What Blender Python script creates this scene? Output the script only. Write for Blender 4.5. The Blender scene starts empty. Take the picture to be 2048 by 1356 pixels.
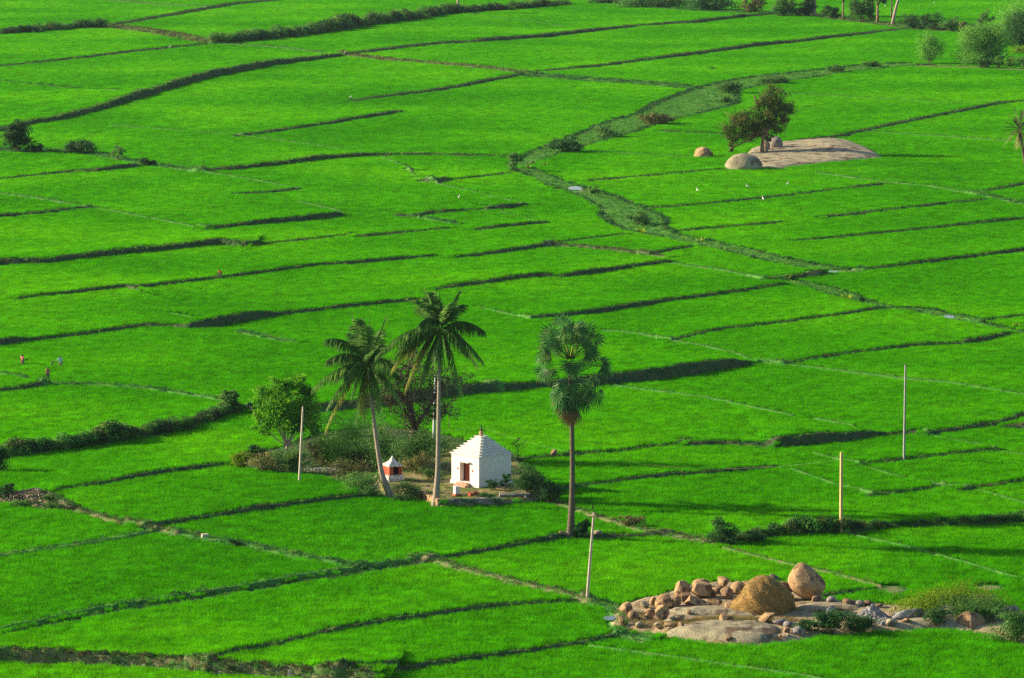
import bpy, bmesh, math, random
import numpy as np
from mathutils import Vector, Matrix, Euler
R = math.radians
rnd = random.Random(7)
C = bpy.context.scene.collection
sc = bpy.context.scene

# ------------------------------------------------------------------ camera, sky, sun
CAM_H = 67.0; F = 8500.0; TH = math.atan(1128.0 / F); CX, CY = 1024.0, 678.0
cam = bpy.data.cameras.new('camera'); cam.sensor_width = 36; cam.lens = F * 36 / 2048
cam.clip_start = 1; cam.clip_end = 20000
camo = bpy.data.objects.new('camera', cam); C.objects.link(camo)
camo.location = (0, 0, CAM_H); camo.rotation_euler = (math.pi / 2 - TH, 0, 0)
sc.camera = camo
SUN_EL, SUN_AZ = R(20.5), R(12)          # azimuth: how far behind the picture plane the sun stands, to the left
SV = Vector((-math.cos(SUN_EL) * math.cos(SUN_AZ), math.cos(SUN_EL) * math.sin(SUN_AZ), math.sin(SUN_EL)))
w = bpy.data.worlds.new('World'); sc.world = w; w.use_nodes = True
wn = w.node_tree.nodes; wl = w.node_tree.links
sky = wn.new('ShaderNodeTexSky'); sky.sky_type = 'NISHITA'; sky.sun_disc = False
sky.sun_elevation = SUN_EL; sky.sun_rotation = math.atan2(SV.x, SV.y)
wl.new(sky.outputs[0], wn['Background'].inputs[0]); wn['Background'].inputs[1].default_value = 0.075
sun = bpy.data.lights.new('sun', 'SUN'); sun.energy = 5.0; sun.angle = R(0.5); sun.color = (1, 0.80, 0.54)
so = bpy.data.objects.new('sun', sun); C.objects.link(so)
so.rotation_euler = (-SV).to_track_quat('-Z', 'Y').to_euler()
sc.view_settings.view_transform = 'Standard'; sc.view_settings.look = 'None'
sc.view_settings.exposure = 1.13; sc.view_settings.gamma = 1
sc.cycles.use_denoising = False; sc.cycles.max_bounces = 5; sc.cycles.diffuse_bounces = 3; sc.cycles.transmission_bounces = 4
sc.cycles.volume_bounces = 0; sc.cycles.transparent_max_bounces = 8

# ------------------------------------------------------------------ projection helpers
st, ct = math.sin(TH), math.cos(TH)
def raydir(px, py):
    u = (px - CX) / F; v = (py - CY) / F
    return np.array([u, ct - v * st, -st - v * ct])
def unproj(px, py, z=0.0):
    d = raydir(px, py); t = (z - CAM_H) / d[2]
    return np.array([d[0] * t, d[1] * t, z])
def at_y(px, py, Y):
    d = raydir(px, py); t = Y / d[1]
    return Vector((d[0] * t, Y, CAM_H + d[2] * t))
def S(py): return 0.0148 * (py + 450)          # photo pixels per metre for something standing at row py

# ------------------------------------------------------------------ tiny noise
_ns = np.random.RandomState(3)
_tab = _ns.rand(256, 256)
def vnoise(x, y):
    xi = np.floor(x).astype(int); yi = np.floor(y).astype(int); fx = x - xi; fy = y - yi
    fx = fx * fx * (3 - 2 * fx); fy = fy * fy * (3 - 2 * fy)
    g = lambda a, b: _tab[a & 255, b & 255]
    return (g(xi, yi) * (1 - fx) + g(xi + 1, yi) * fx) * (1 - fy) + (g(xi, yi + 1) * (1 - fx) + g(xi + 1, yi + 1) * fx) * fy
def fbm(x, y): return vnoise(x, y) * .5 + vnoise(x * 2.1 + 7, y * 2.1 + 3) * .3 + vnoise(x * 4.3, y * 4.3 + 11) * .2
def sstep(a): a = np.clip(a, 0, 1); return a * a * (3 - 2 * a)

# ------------------------------------------------------------------ field edges, read off the photograph (row, column)
# D: terrace risers (x, y_foot, visible face in px [, hedge]) ; L: low grassy bunds (pts, width px, style)
D = [
 ([(-60,70,6),(0,68,8),(60,64,14),(130,58,12),(215,52,10)],1),
 ([(215,51,4),(400,22,5),(480,8,6),(560,0,4),(640,-14,4)],0),
 ([(435,84,14),(540,78,16),(640,66,18),(720,52,18),(830,38,16),(910,26,16),(1000,20,12),(1100,12,12),(1150,8,8)],1),
 ([(-60,142,4),(0,133,4),(200,112,5),(300,100,5),(435,86,4)],0),
 ([(-60,275,9),(60,250,10),(130,238,11),(210,218,12),(300,190,14),(380,165,14),(450,148,15),(560,128,12),(690,112,9)],2),
 ([(690,108,5),(860,90,7),(930,85,8),(945,84,4),(980,82,9),(1100,74,10),(1190,63,9),(1290,51,5),(1400,45,8),(1500,33,8),(1560,28,4)],0),
 ([(705,202,4),(800,190,6),(900,178,7),(1030,153,7),(1070,145,4)],0),
 ([(1080,143,3),(1200,133,6),(1370,112,8),(1450,101,7),(1519,92,10),(1600,84,8),(1700,72,7),(1760,64,5),(1830,56,3)],0),
 ([(478,272,5),(560,262,7),(680,245,8),(800,224,8),(812,222,2)],0),
 ([(400,341,6),(470,338,8),(560,330,10),(650,318,11),(750,311,9),(900,310,5),(1020,312,4)],2),
 ([(-60,366,5),(0,358,4),(150,342,5),(200,342,10),(280,332,9),(288,330,2)],0),
 ([(470,387,3),(540,385,6),(600,378,7),(606,377,2)],0),
 ([(-60,440,7),(0,433,8),(80,427,8),(180,415,6)],0),
 ([(415,458,7),(520,448,11),(640,438,13),(690,431,12),(698,430,3)],0),
 ([(786,430,5),(830,429,8),(871,425,7),(960,418,4),(975,419,10),(1020,416,12),(1059,408,8),(1064,407,2)],0),
 ([(-60,536,14),(0,528,14),(90,525,13),(200,512,12),(330,500,14),(440,488,15),(485,492,8)],2),
 ([(490,491,2),(600,480,2),(710,469,2)],0),
 ([(712,474,5),(740,473,9),(765,469,7),(850,461,2),(905,455,2)],0),
 ([(955,459,6),(1000,455,8),(1095,445,6),(1100,444,2)],0),
 ([(40,597,5),(130,588,8),(250,573,7),(268,578,10),(300,574,9),(440,556,6),(560,541,7),(640,530,6),(700,527,7),(790,520,8),(870,512,6)],0),
 ([(915,516,5),(1000,506,7),(1110,489,8),(1130,483,3),(1260,467,3)],0),
 ([(1303,503,5),(1380,494,6),(1392,491,2)],0),
 ([(878,578,6),(998,563,9),(1085,552,10),(1110,553,4),(1125,554,9),(1211,543,10),(1300,530,9),(1345,523,7)],0),
 ([(-60,694,15),(0,690,16),(45,684,14),(70,680,8),(160,671,8),(290,652,8),(345,652,6),(375,656,12),(440,651,18),(510,638,20),(550,632,13),(565,629,8),(700,614,9),(821,602,9),(850,598,5)],0),
 ([(1070,635,6),(1130,632,9),(1200,625,11),(1290,610,11),(1350,600,8),(1450,588,7),(1570,569,6)],0),
 ([(1348,674,3),(1450,657,5),(1587,642,5),(1690,628,5),(1772,614,5)],0),
 ([(500,813,8),(560,818,14),(640,822,20),(740,814,20),(840,800,24),(900,792,24),(1000,784,22),(1060,776,14),(1200,769,22),(1300,760,24),(1400,747,26),(1480,732,22),(1508,726,6)],0),
 ([(1519,724,2),(1567,724,4),(1690,708,5),(1826,691,6),(1925,686,5),(1945,685,11),(1985,678,9),(2025,667,6)],0),
 ([(-60,792,8),(0,783,8),(60,776,9),(95,768,8)],0),
 ([(-60,918,20),(0,912,24),(100,900,24),(200,887,24),(300,870,25),(380,856,22),(450,830,18),(500,815,8)],1),
 ([(115,980,4),(230,962,6),(330,945,8),(450,930,6)],0),
 ([(290,1050,6),(380,1040,7),(450,1030,6),(500,1022,10),(530,1018,12),(560,1014,7),(640,1002,8),(740,990,8)],0),
 ([(860,1119,6),(950,1106,7),(1050,1090,8),(1130,1075,10),(1200,1072,6),(1260,1071,4),(1340,1066,3)],0),
 ([(420,1321,3),(520,1294,4),(600,1276,5),(700,1255,7),(800,1240,7),(900,1225,7),(1000,1212,7),(1080,1206,5),(1170,1200,3)],0),
 ([(680,1357,5),(760,1345,5),(860,1330,7),(960,1314,6),(1050,1303,6),(1150,1289,8),(1170,1285,4),(1240,1268,5)],0),
 ([(1040,919,5),(1119,912,6),(1237,902,4),(1300,893,4),(1380,885,4)],0),
 ([(1124,978,4),(1266,958,6),(1340,950,7),(1424,944,5),(1552,933,5)],0),
 ([(1382,890,9),(1450,887,8),(1557,884,7)],0),
 ([(1562,892,14),(1600,890,19),(1655,884,21),(1730,875,19),(1755,871,12),(1765,869,3)],0),
 ([(1766,869,3),(1827,865,4)],0),
 ([(1860,867,7),(1930,858,8),(2048,843,9),(2110,836,9)],0),
 ([(2016,854,8),(2060,855,16),(2110,848,16)],0),
 ([(1744,990,4),(1808,983,4),(1886,972,4)],0),
 ([(1719,929,4),(1808,919,5),(1900,909,5),(1995,899,5)],0),
 ([(1931,978,5),(2048,963,6),(2110,957,6)],0),
 ([(1470,1082,8),(1500,1074,14),(1600,1066,22),(1690,1060,22),(1800,1052,18),(1900,1050,16),(2048,1042,18),(2110,1038,18)],1),
 ([(1650,1189,2),(1740,1178,3)],0),
 ([(1348,463,4),(1450,455,5),(1530,448,5),(1570,443,3)],0),
 ([(1655,434,5),(1760,422,5),(1861,410,5),(1980,398,4)],0),
 ([(1587,482,3),(1707,472,5),(1895,453,5),(1960,447,7),(2048,438,6),(2110,430,6)],0),
 ([(1735,538,5),(1881,522,7),(2048,501,8),(2110,492,8)],0),
 ([(1305,415,6),(1348,414,5),(1485,400,5),(1600,388,4),(1775,367,5)],0),
 ([(1977,382,4),(2048,369,6),(2110,358,6)],0),
 ([(1175,362,4),(1348,347,3),(1450,337,3)],0),
 ([(1600,280,4),(1680,274,7),(1826,242,6),(2000,208,7),(2048,202,4),(2110,195,4)],0),
 ([(1309,260,3),(1348,263,3),(1447,268,3)],0),
 ([(800,337,4),(822,337,5)],0), ([(834,361,7),(868,362,7)],0), ([(871,357,3),(1025,345,3)],0),
 ([(1530,558,5),(1590,556,9),(1655,547,10)],2), ([(1970,640,4),(2048,631,4),(2110,625,4)],0),
 ([(1480,0,3),(1560,-8,3)],0),
]
L = [
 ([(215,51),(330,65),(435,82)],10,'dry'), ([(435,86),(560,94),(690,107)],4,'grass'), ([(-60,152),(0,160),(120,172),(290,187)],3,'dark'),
 ([(690,108),(790,120),(900,128),(1000,138),(1070,147)],6,'dry'), ([(1050,147),(1200,160),(1300,166),(1390,176)],10,'weed'),
 ([(220,250),(470,268),(700,298)],2,'grass'), ([(-60,294),(60,302),(150,300),(300,328),(400,340)],7,'weed'),
 ([(-60,378),(0,386),(100,399),(180,412)],5,'grass'), ([(180,413),(300,435),(420,456)],4,'grass'), ([(403,342),(513,359),(601,375)],3,'grass'),
 ([(598,403),(666,417),(690,426)],4,'grass'), ([(765,314),(810,331),(834,355),(865,364),(953,384),(1022,400)],3,'grass'),
 ([(1001,422),(1093,442)],3,'grass'), ([(834,434),(919,448)],5,'weed'), ([(478,662),(547,676),(595,684)],7,'weed'),
 ([(95,767),(200,769),(300,776),(380,788),(450,799)],5,'weed'), ([(0,745),(40,752),(90,764)],5,'weed'),
 ([(110,1000),(150,1016),(220,1038),(290,1052),(350,1062)],10,'dryweed'), ([(350,1062),(400,1073),(480,1086),(600,1110),(740,1137)],13,'weed'),
 ([(-60,1122),(0,1111),(100,1096),(200,1082),(310,1060)],8,'weed'),
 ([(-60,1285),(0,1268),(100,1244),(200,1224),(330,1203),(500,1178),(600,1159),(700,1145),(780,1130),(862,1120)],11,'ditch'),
 ([(-60,1260),(0,1256),(100,1234),(200,1214),(330,1193),(500,1168),(600,1149),(700,1136),(780,1122),(862,1113)],5,'weed'),
 ([(860,1120),(930,1137),(1000,1155),(1080,1174),(1180,1196)],13,'dryweed'), ([(1180,1197),(1225,1212),(1232,1235),(1240,1262),(1300,1275)],22,'weed'),
 ([(1180,1290),(1400,1320),(1580,1345),(1700,1366)],3,'grass'),
 ([(1581,936),(1660,963),(1749,988)],4,'grass'), ([(1626,904),(1719,929),(1778,946),(1886,973),(1965,980),(2060,1008)],3,'grass'),
 ([(1847,865),(1916,880),(1995,899),(2060,909)],3,'grass'),
 ([(1100,1000),(1200,1034),(1290,1060),(1350,1070),(1430,1084)],11,'dryweed'),
 ([(1448,1095),(1581,1128),(1690,1152),(1760,1172)],5,'dry'), ([(1694,1066),(1803,1089),(1886,1111),(1940,1126),(2024,1150),(2110,1172)],5,'grass'),
 ([(1638,345),(1758,362),(1861,371),(1956,386)],4,'grass'), ([(1940,384),(2048,407),(2110,418)],9,'weed'),
 ([(1741,263),(1854,270),(1929,275),(2008,280),(2110,288)],3,'grass'), ([(1587,186),(1758,196),(1997,205)],2,'grass'), ([(1186,302),(1380,313)],2,'grass'),
 ([(1348,526),(1450,540),(1530,558)],6,'grass'), ([(1100,484),(1158,491),(1246,501),(1340,514)],7,'dryweed'),
 ([(1211,660),(1281,666),(1348,681),(1409,691),(1478,707),(1515,722)],5,'grass'), ([(956,613),(1060,631)],4,'grass'),
 ([(1519,723),(1620,733),(1690,742),(1810,756),(1900,764),(2048,788),(2110,800)],5,'grass'),
 ([(1230,770),(1330,783),(1430,797),(1500,812),(1585,830)],5,'grass'), ([(1632,836),(1700,848),(1740,858)],5,'grass'),
 ([(940,28),(1060,42),(1130,52)],2,'grass'), ([(1590,25),(1700,40),(1790,50),(1900,60),(2000,62)],9,'dryweed'),
 ([(1320,14),(1420,20),(1600,28)],7,'weed'), ([(1840,131),(1950,134),(2048,139),(2110,141)],4,'soil'),
 ([(-60,-20),(30,-4),(200,-2),(420,12)],3,'grass'), ([(880,770),(930,762),(1000,770)],3,'grass'),
]
CANAL = [
 [(1030,330,14),(1090,305,24),(1141,287,26),(1213,264,34),(1278,240,36),(1330,228,36),(1390,207,50),(1433,178,28),(1519,160,26),(1587,151,20),(1673,140,14),(1758,131,12),(1843,127,10)],
 [(1045,335,16),(1090,355,18),(1141,374,22),(1193,390,26),(1240,412,34),(1268,435,52),(1290,458,38),(1340,470,22),(1399,482,22),(1468,497,26),(1536,514,26),(1604,528,22),(1673,540,16),(1728,541,10)],
 [(1560,556,8),(1587,562,12),(1639,572,22),(1690,588,26),(1724,600,18),(1775,611,12),(1843,617,14),(1895,630,28),(1963,646,14),(2014,656,12),(2048,664,10),(2110,674,10)],
]
ISLAND = [(1222,1250),(1232,1215),(1265,1197),(1320,1188),(1352,1172),(1440,1162),(1505,1168),(1590,1180),(1655,1198),(1760,1206),(1840,1214),(1960,1205),(2060,1222),(2100,1230),(2100,1300),(2040,1288),(1980,1266),(1900,1258),(1760,1262),(1640,1274),(1530,1290),(1440,1288),(1340,1275),(1290,1264),(1250,1260)]
YARD = [(455,925),(480,905),(560,892),(640,862),(760,850),(900,868),(1030,905),(1080,955),(1125,1000),(1060,1006),(1000,1008),(878,1014),(836,994),(780,1000),(730,978),(660,955),(600,946),(500,938)]
TERR = [(800,985),(836,994),(878,1014),(1000,1008),(1062,1004),(1090,985),(1040,925),(950,905),(860,905),(760,925),(745,962),(770,985)]
SHEET = [(1480,318),(1500,296),(1560,284),(1612,280),(1660,276),(1700,281),(1740,298),(1772,314),(1700,321),(1600,331),(1560,338),(1520,336)]
MOUND = [(-60,992),(0,984),(40,986),(90,982),(130,990),(150,1008),(135,1020),(80,1016),(30,1006),(-60,1008)]

# ------------------------------------------------------------------ terrain height field built front to back
class Line:
    pass
dl = []          # built riser lines (world)
ll = []
polys = []       # (pts, height, edge)
def seg_dist(P, pts):
    """signed distance to polyline, param, overshoot"""
    best = np.full(len(P), 1e9); sgn = np.ones(len(P)); par = np.zeros(len(P)); over = np.zeros(len(P))
    n = len(pts)
    for i in range(n - 1):
        a = pts[i]; b = pts[i + 1]; d = b - a; l2 = d @ d
        l = math.sqrt(l2)
        t = ((P - a) @ d) / l2
        tc = np.clip(t, 0, 1)
        q = P - (a + tc[:, None] * d)
        dist = np.hypot(q[:, 0], q[:, 1])
        cr = d[0] * (P[:, 1] - a[1]) - d[1] * (P[:, 0] - a[0])
        m = dist < best - 1e-9
        best[m] = dist[m]; sgn[m] = np.sign(cr[m] + 1e-12)
        par[m] = i + tc[m]
        ov = np.zeros(len(P))
        if i == 0: ov = np.maximum(ov, -t * l)
        if i == n - 2: ov = np.maximum(ov, (t - 1) * l)
        over[m] = ov[m]
        if i == 0:                                  # past an end, measure across the line only
            e = m & (t < 0); best_e = np.abs(cr) / l; par[e] = 0; 
        if i == n - 2:
            e = m & (t > 1)
    return best * sgn, par, over
def in_poly(P, poly):
    x, y = P[:, 0], P[:, 1]; ins = np.zeros(len(P), bool); n = len(poly)
    for i in range(n):
        x1, y1 = poly[i]; x2, y2 = poly[(i + 1) % n]
        c = ((y1 > y) != (y2 > y)) & (x < (x2 - x1) * (y - y1) / (y2 - y1 + 1e-12) + x1)
        ins ^= c
    return ins
def height(P, attrs=None):
    P = np.atleast_2d(P)[:, :2]; z = np.zeros(len(P))
    z += (fbm(P[:, 0] / 14, P[:, 1] / 14) - .5) * .16
    wob = (fbm(P[:, 0] * .9, P[:, 1] * .9) - .5) * .5 + (fbm(P[:, 0] * .17, P[:, 1] * .17) - .5) * 1.1
    for q in dl:
        x0, y0, x1, y1 = q.bb
        m = np.nonzero((P[:, 0] > x0 - 2) & (P[:, 0] < x1 + 2) & (P[:, 1] > y0 - 2) & (P[:, 1] < y1 + q.reach))[0]
        if not len(m): continue
        sd, par, ov = seg_dist(P[m], q.pts)
        h = np.interp(par, np.arange(len(q.h)), q.h) * (.72 + .56 * fbm(P[m, 0] * .33, P[m, 1] * .12)); sd = sd + wob[m] * q.wob
        fw = np.maximum(.7 * h + .12, q.fwm); cw = .38 + q.fwm * .4
        Ld = 5 + 11 * h
        k = sstep(1 - ov / 1.4)
        crest = .07 + .1 * wob[m]
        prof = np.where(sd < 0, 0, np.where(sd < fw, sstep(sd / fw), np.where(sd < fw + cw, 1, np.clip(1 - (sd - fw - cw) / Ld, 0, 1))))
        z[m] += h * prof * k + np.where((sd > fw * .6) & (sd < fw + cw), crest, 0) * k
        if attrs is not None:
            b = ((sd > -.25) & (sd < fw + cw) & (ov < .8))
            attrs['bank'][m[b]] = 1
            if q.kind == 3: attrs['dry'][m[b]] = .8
    for q in ll:
        x0, y0, x1, y1 = q.bb
        m = np.nonzero((P[:, 0] > x0 - 4) & (P[:, 0] < x1 + 4) & (P[:, 1] > y0 - 8) & (P[:, 1] < y1 + 8))[0]
        if not len(m): continue
        sd, par, ov = seg_dist(P[m], q.pts)
        hw = np.interp(par, np.arange(len(q.hw)), q.hw)
        a = np.abs(sd + wob[m] * min(.5, float(q.hw.mean()) * .3)) / hw
        z[m] = z[m] + q.rise * (1 - sstep((a - .3) / .8)) * (ov < 1)
        if attrs is not None:
            b = (a < 1.0) & (ov < .6)
            attrs[q.attr][m[b]] = np.maximum(attrs[q.attr][m[b]], 1)
    for pts, hh, edge, attr in polys:
        mn = pts.min(0) - 1; mx = pts.max(0) + 1
        m = np.nonzero((P[:, 0] > mn[0]) & (P[:, 0] < mx[0]) & (P[:, 1] > mn[1]) & (P[:, 1] < mx[1]))[0]
        if not len(m): continue
        ins = in_poly(P[m], pts); m = m[ins]
        if not len(m): continue
        sd, par, ov = seg_dist(P[m], np.vstack([pts, pts[:1]]))
        k = sstep(np.abs(sd) / edge)
        z[m] = z[m] + hh * k * (.8 + .4 * fbm(P[m, 0] * .6, P[m, 1] * .6))
        if attrs is not None: attrs[attr][m] = 1
    return z
def ground(px, py, add=0.0):
    d = raydir(px, py); t0 = (1.6 - CAM_H) / d[2]; t1 = (-.3 - CAM_H) / d[2]
    ts = np.linspace(t0, t1, 220); P = np.stack([d[0] * ts, d[1] * ts], 1)
    zz = CAM_H + d[2] * ts; h = height(P) + add
    i = np.argmax(zz <= h) if (zz <= h).any() else len(ts) - 1
    return np.array([P[i, 0], P[i, 1], zz[i] - add])
RICE = 0.36
items = []
for pts, kind in D: items.append((max(p[1] for p in pts), 'D', pts, kind))
for pts, wd, stl in L: items.append((max(p[1] for p in pts), 'L', pts, (wd, stl)))
for pts in CANAL: items.append((max(p[1] for p in pts), 'C', pts, None))
items.append((1322, 'H', [(-60,1322),(0,1320),(100,1322),(200,1326),(300,1332),(400,1342),(500,1348),(600,1354),(740,1364)], None))
items.sort(key=lambda a: -a[0])
def subdiv(pts, step=40):
    out = [pts[0]]
    for a, b in zip(pts, pts[1:]):
        n = max(1, int(abs(b[0] - a[0]) / step))
        for i in range(1, n + 1): out.append(tuple(a[j] + (b[j] - a[j]) * i / n for j in range(len(a))))
    return out
def bbox(q): q.bb = (q.pts[:, 0].min(), q.pts[:, 1].min(), q.pts[:, 0].max(), q.pts[:, 1].max())
for ymax, typ, pts, ex in items:
    q = Line(); q.type = typ
    W = [ground(p[0], p[1], RICE if typ in 'DH' else .25)[:2] for p in pts]
    q.pts = np.array(W); bbox(q)
    s = np.array([S(p[1]) for p in pts]); vs = s * (CAM_H / np.maximum(q.pts[:, 1], 1))   # px per metre of depth on the ground
    q.s = float(s.mean())
    if typ in 'DH':
        if typ == 'H': t = np.full(len(pts), 24.0); q.kind = 3
        else: t = np.array([p[2] for p in pts], float); q.kind = ex
        veg = .45 if q.kind == 1 else (.8 if q.kind == 3 else .95)
        q.h = t / s * veg * .9 + (.14 if q.kind != 3 else .3)
        if q.kind == 1: q.h = t / s * .42 + .1
        q.fwm = 1.0 / float(vs.mean()); q.wob = .5 if q.kind == 0 else .8
        q.h = np.maximum(q.h - (.3 if q.kind == 0 else .2) * np.clip(q.fwm - .2, 0, 1), .22)
        q.reach = 8 + 12 * float(q.h.max()) + 2
        q.t = t; dl.append(q)
    else:
        if typ == 'L': wd = np.full(len(pts), float(ex[0])); q.style = ex[1]
        else: wd = np.array([p[2] for p in pts], float) * .8; q.style = 'canal'
        ang = np.zeros(len(pts))
        for i in range(len(pts)):
            a = q.pts[max(0, i - 1)]; b = q.pts[min(len(pts) - 1, i + 1)]; d = b - a; ang[i] = abs(d[0]) / math.hypot(*d)
        q.hw = np.maximum(wd / vs * np.maximum(ang, .35) * .5, .28)
        q.rise = {'grass': .3, 'dark': .12, 'dry': .34, 'weed': .3, 'ditch': -.1, 'dryweed': .34, 'soil': .3, 'canal': .06}[q.style]
        q.attr = {'grass': 'grass', 'dark': 'bank', 'dry': 'dry', 'weed': 'grass', 'ditch': 'bank', 'dryweed': 'dry', 'soil': 'dry', 'canal': 'grass'}[q.style]
        ll.append(q)
def wpoly(pl, z=.2): return np.array([unproj(x, y, z)[:2] for x, y in pl])
areas = {'island': wpoly(ISLAND), 'yard': wpoly(YARD), 'sheet': wpoly(SHEET), 'mound': wpoly(MOUND)}
for mx_, my_, wx_, wy_ in ((1785, 1176, 36, 9), (1980, 1172, 34, 7)):
    polys.append((wpoly([(mx_ + wx_ * math.cos(k * .524), my_ + wy_ * math.sin(k * .524)) for k in range(12)], .3), .16, .6, 'dry'))
for mx_, my_, wx_, wy_ in ((1695, 541, 24, 4), (1620, 549, 22, 4), (1165, 378, 12, 3), (1070, 322, 15, 4)):
    polys.append((wpoly([(mx_ + wx_ * math.cos(k * .524), my_ + wy_ * math.sin(k * .524)) for k in range(12)], .3), .12, .8, 'dry'))
polys += [(areas['yard'], .1, 1.6, 'bank'), (wpoly(TERR, .3), .62, .5, 'yard'), (areas['island'], .45, 1.5, 'rocky'), (areas['sheet'], .25, 1.2, 'rocky'), (areas['mound'], 1.0, 3.5, 'rocky')]
def gz(x, y): return float(height(np.array([[x, y]]))[0])
def G(px, py, add=0.0):
    g = ground(px, py, add); return Vector((g[0], g[1], gz(g[0], g[1])))

# ------------------------------------------------------------------ materials
def mat(name):
    m = bpy.data.materials.new(name); m.use_nodes = True; nt = m.node_tree
    return m, nt.nodes, nt.links, nt.nodes['Principled BSDF']
def noise_ramp(n, l, scale, cols, vec=None, detail=6, rough=.6, pos=None):
    t = n.new('ShaderNodeTexNoise'); t.inputs['Scale'].default_value = scale; t.inputs['Detail'].default_value = detail; t.inputs['Roughness'].default_value = rough
    r = n.new('ShaderNodeValToRGB'); e = r.color_ramp.elements
    pos = pos or [.32 + .36 * i / (len(cols) - 1) for i in range(len(cols))]
    while len(e) < len(cols): e.new(.5)
    for i, c in enumerate(cols): e[i].position = pos[i]; e[i].color = (*c, 1)
    l.new(t.outputs['Fac'], r.inputs['Fac'])
    if vec is not None: l.new(vec, t.inputs['Vector'])
    return r.outputs['Color'], t.outputs['Fac']
def posnode(n): return n.new('ShaderNodeNewGeometry').outputs['Position']
def objnode(n): return n.new('ShaderNodeTexCoord').outputs['Object']
def mix(n, l, fac, a, b, bt='MIX'):
    m = n.new('ShaderNodeMix'); m.data_type = 'RGBA'; m.blend_type = bt
    for s, v in ((m.inputs['Factor'], fac), (m.inputs['A'], a), (m.inputs['B'], b)):
        pass
    def put(sock, v):
        if isinstance(v, (int, float)): sock.default_value = v
        elif isinstance(v, tuple): sock.default_value = (*v, 1) if len(v) == 3 else v
        else: l.new(v, sock)
    put(m.inputs[0], fac); put(m.inputs[6], a); put(m.inputs[7], b)
    return m.outputs[2]
def bump(n, l, b, fac, strength=.5, dist=.1):
    bp = n.new('ShaderNodeBump'); bp.inputs['Strength'].default_value = strength; bp.inputs['Distance'].default_value = dist
    l.new(fac, bp.inputs['Height']); l.new(bp.outputs[0], b.inputs['Normal'])
def simple(name, cols, scale=2.0, rough=.9, bmp=.0, bscale=None, obj=True, spec=.2, metal=0):
    m, n, l, b = mat(name); v = objnode(n) if obj else posnode(n)
    c, f = noise_ramp(n, l, scale, cols, v); l.new(c, b.inputs['Base Color'])
    b.inputs['Roughness'].default_value = rough; b.inputs['Specular IOR Level'].default_value = spec; b.inputs['Metallic'].default_value = metal
    if bmp:
        _, f2 = noise_ramp(n, l, bscale or scale * 3, [(0, 0, 0), (1, 1, 1)], v); bump(n, l, b, f2, bmp, .1)
    return m
def leafmat(name, cols, scale=.35, trans=.35, tcol=1.3, random_amt=.35, rough=.6, fine=0.0):
    """thin foliage: diffuse reflection and transmission, tint varies over the ground and from clump to clump"""
    m, n, l, b = mat(name); p = posnode(n)
    c, _ = noise_ramp(n, l, scale, cols, p, detail=5)
    if fine:
        c2, _ = noise_ramp(n, l, fine, [(1 - random_amt,) * 3, (1 + random_amt,) * 3], p, detail=2)
        c = mix(n, l, 1.0, c, c2, 'MULTIPLY')
    oi = n.new('ShaderNodeObjectInfo'); mr = n.new('ShaderNodeMapRange'); l.new(oi.outputs['Random'], mr.inputs[0])
    mr.inputs[3].default_value = 1 - random_amt; mr.inputs[4].default_value = 1 + random_amt
    hs = n.new('ShaderNodeHueSaturation'); l.new(c, hs.inputs['Color']); l.new(mr.outputs[0], hs.inputs['Value'])
    l.new(hs.outputs[0], b.inputs['Base Color']); b.inputs['Roughness'].default_value = rough; b.inputs['Specular IOR Level'].default_value = .0 if name == 'rice_blades' else .06
    tr = n.new('ShaderNodeBsdfTranslucent'); hs2 = n.new('ShaderNodeHueSaturation'); l.new(hs.outputs[0], hs2.inputs['Color'])
    hs2.inputs['Value'].default_value = tcol; l.new(hs2.outputs[0], tr.inputs['Color'])
    ms = n.new('ShaderNodeMixShader'); ms.inputs[0].default_value = trans
    l.new(b.outputs[0], ms.inputs[1]); l.new(tr.outputs[0], ms.inputs[2]); l.new(ms.outputs[0], n['Material Output'].inputs['Surface'])
    return m
M = {}
RG = [(.042, .275, .0004), (.066, .355, .0005), (.115, .44, .001)]
M['rice'] = leafmat('rice_blades', RG, .022, .4, 1.3, .2, fine=.55)
M['bgrass'] = leafmat('bund_grass_green', [(.07, .25, .03), (.12, .33, .05), (.19, .36, .05)], .3, .3, 1.2, .35)
M['lush'] = leafmat('bund_grass_lush', [(.03, .17, .03), (.06, .25, .04)], .3, .3, 1.2, .35)
M['dryg'] = leafmat('bund_grass_dry', [(.19, .20, .07), (.26, .25, .09), (.14, .20, .05)], .5, .2, 1.0, .35)
M['darkveg'] = leafmat('bank_scrub', [(.02, .085, .025), (.035, .13, .035), (.065, .095, .04)], .3, .2, 1.1, .4)
M['brownveg'] = leafmat('bank_scrub_brown', [(.11, .08, .045), (.08, .085, .035), (.15, .11, .07)], .5, .15, 1.0, .4)

# ground
gm, n, l, b = mat('paddy_ground'); p = posnode(n)
def att(n, name):
    a = n.new('ShaderNodeAttribute'); a.attribute_name = name; return a.outputs['Fac']
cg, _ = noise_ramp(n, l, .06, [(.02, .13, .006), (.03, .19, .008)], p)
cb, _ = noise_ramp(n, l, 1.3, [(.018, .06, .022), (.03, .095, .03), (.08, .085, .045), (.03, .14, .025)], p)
cl, _ = noise_ramp(n, l, .9, [(.04, .19, .03), (.07, .25, .04), (.12, .22, .05)], p)
cd, _ = noise_ramp(n, l, .8, [(.10, .17, .05), (.20, .19, .10), (.06, .19, .03), (.15, .14, .08)], p)
cy, _ = noise_ramp(n, l, .5, [(.07, .12, .03), (.15, .15, .05), (.26, .22, .10), (.32, .27, .15)], p)
cr, _ = noise_ramp(n, l, .9, [(.16, .14, .07), (.32, .25, .15), (.40, .33, .22), (.30, .19, .08)], p)
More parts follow.
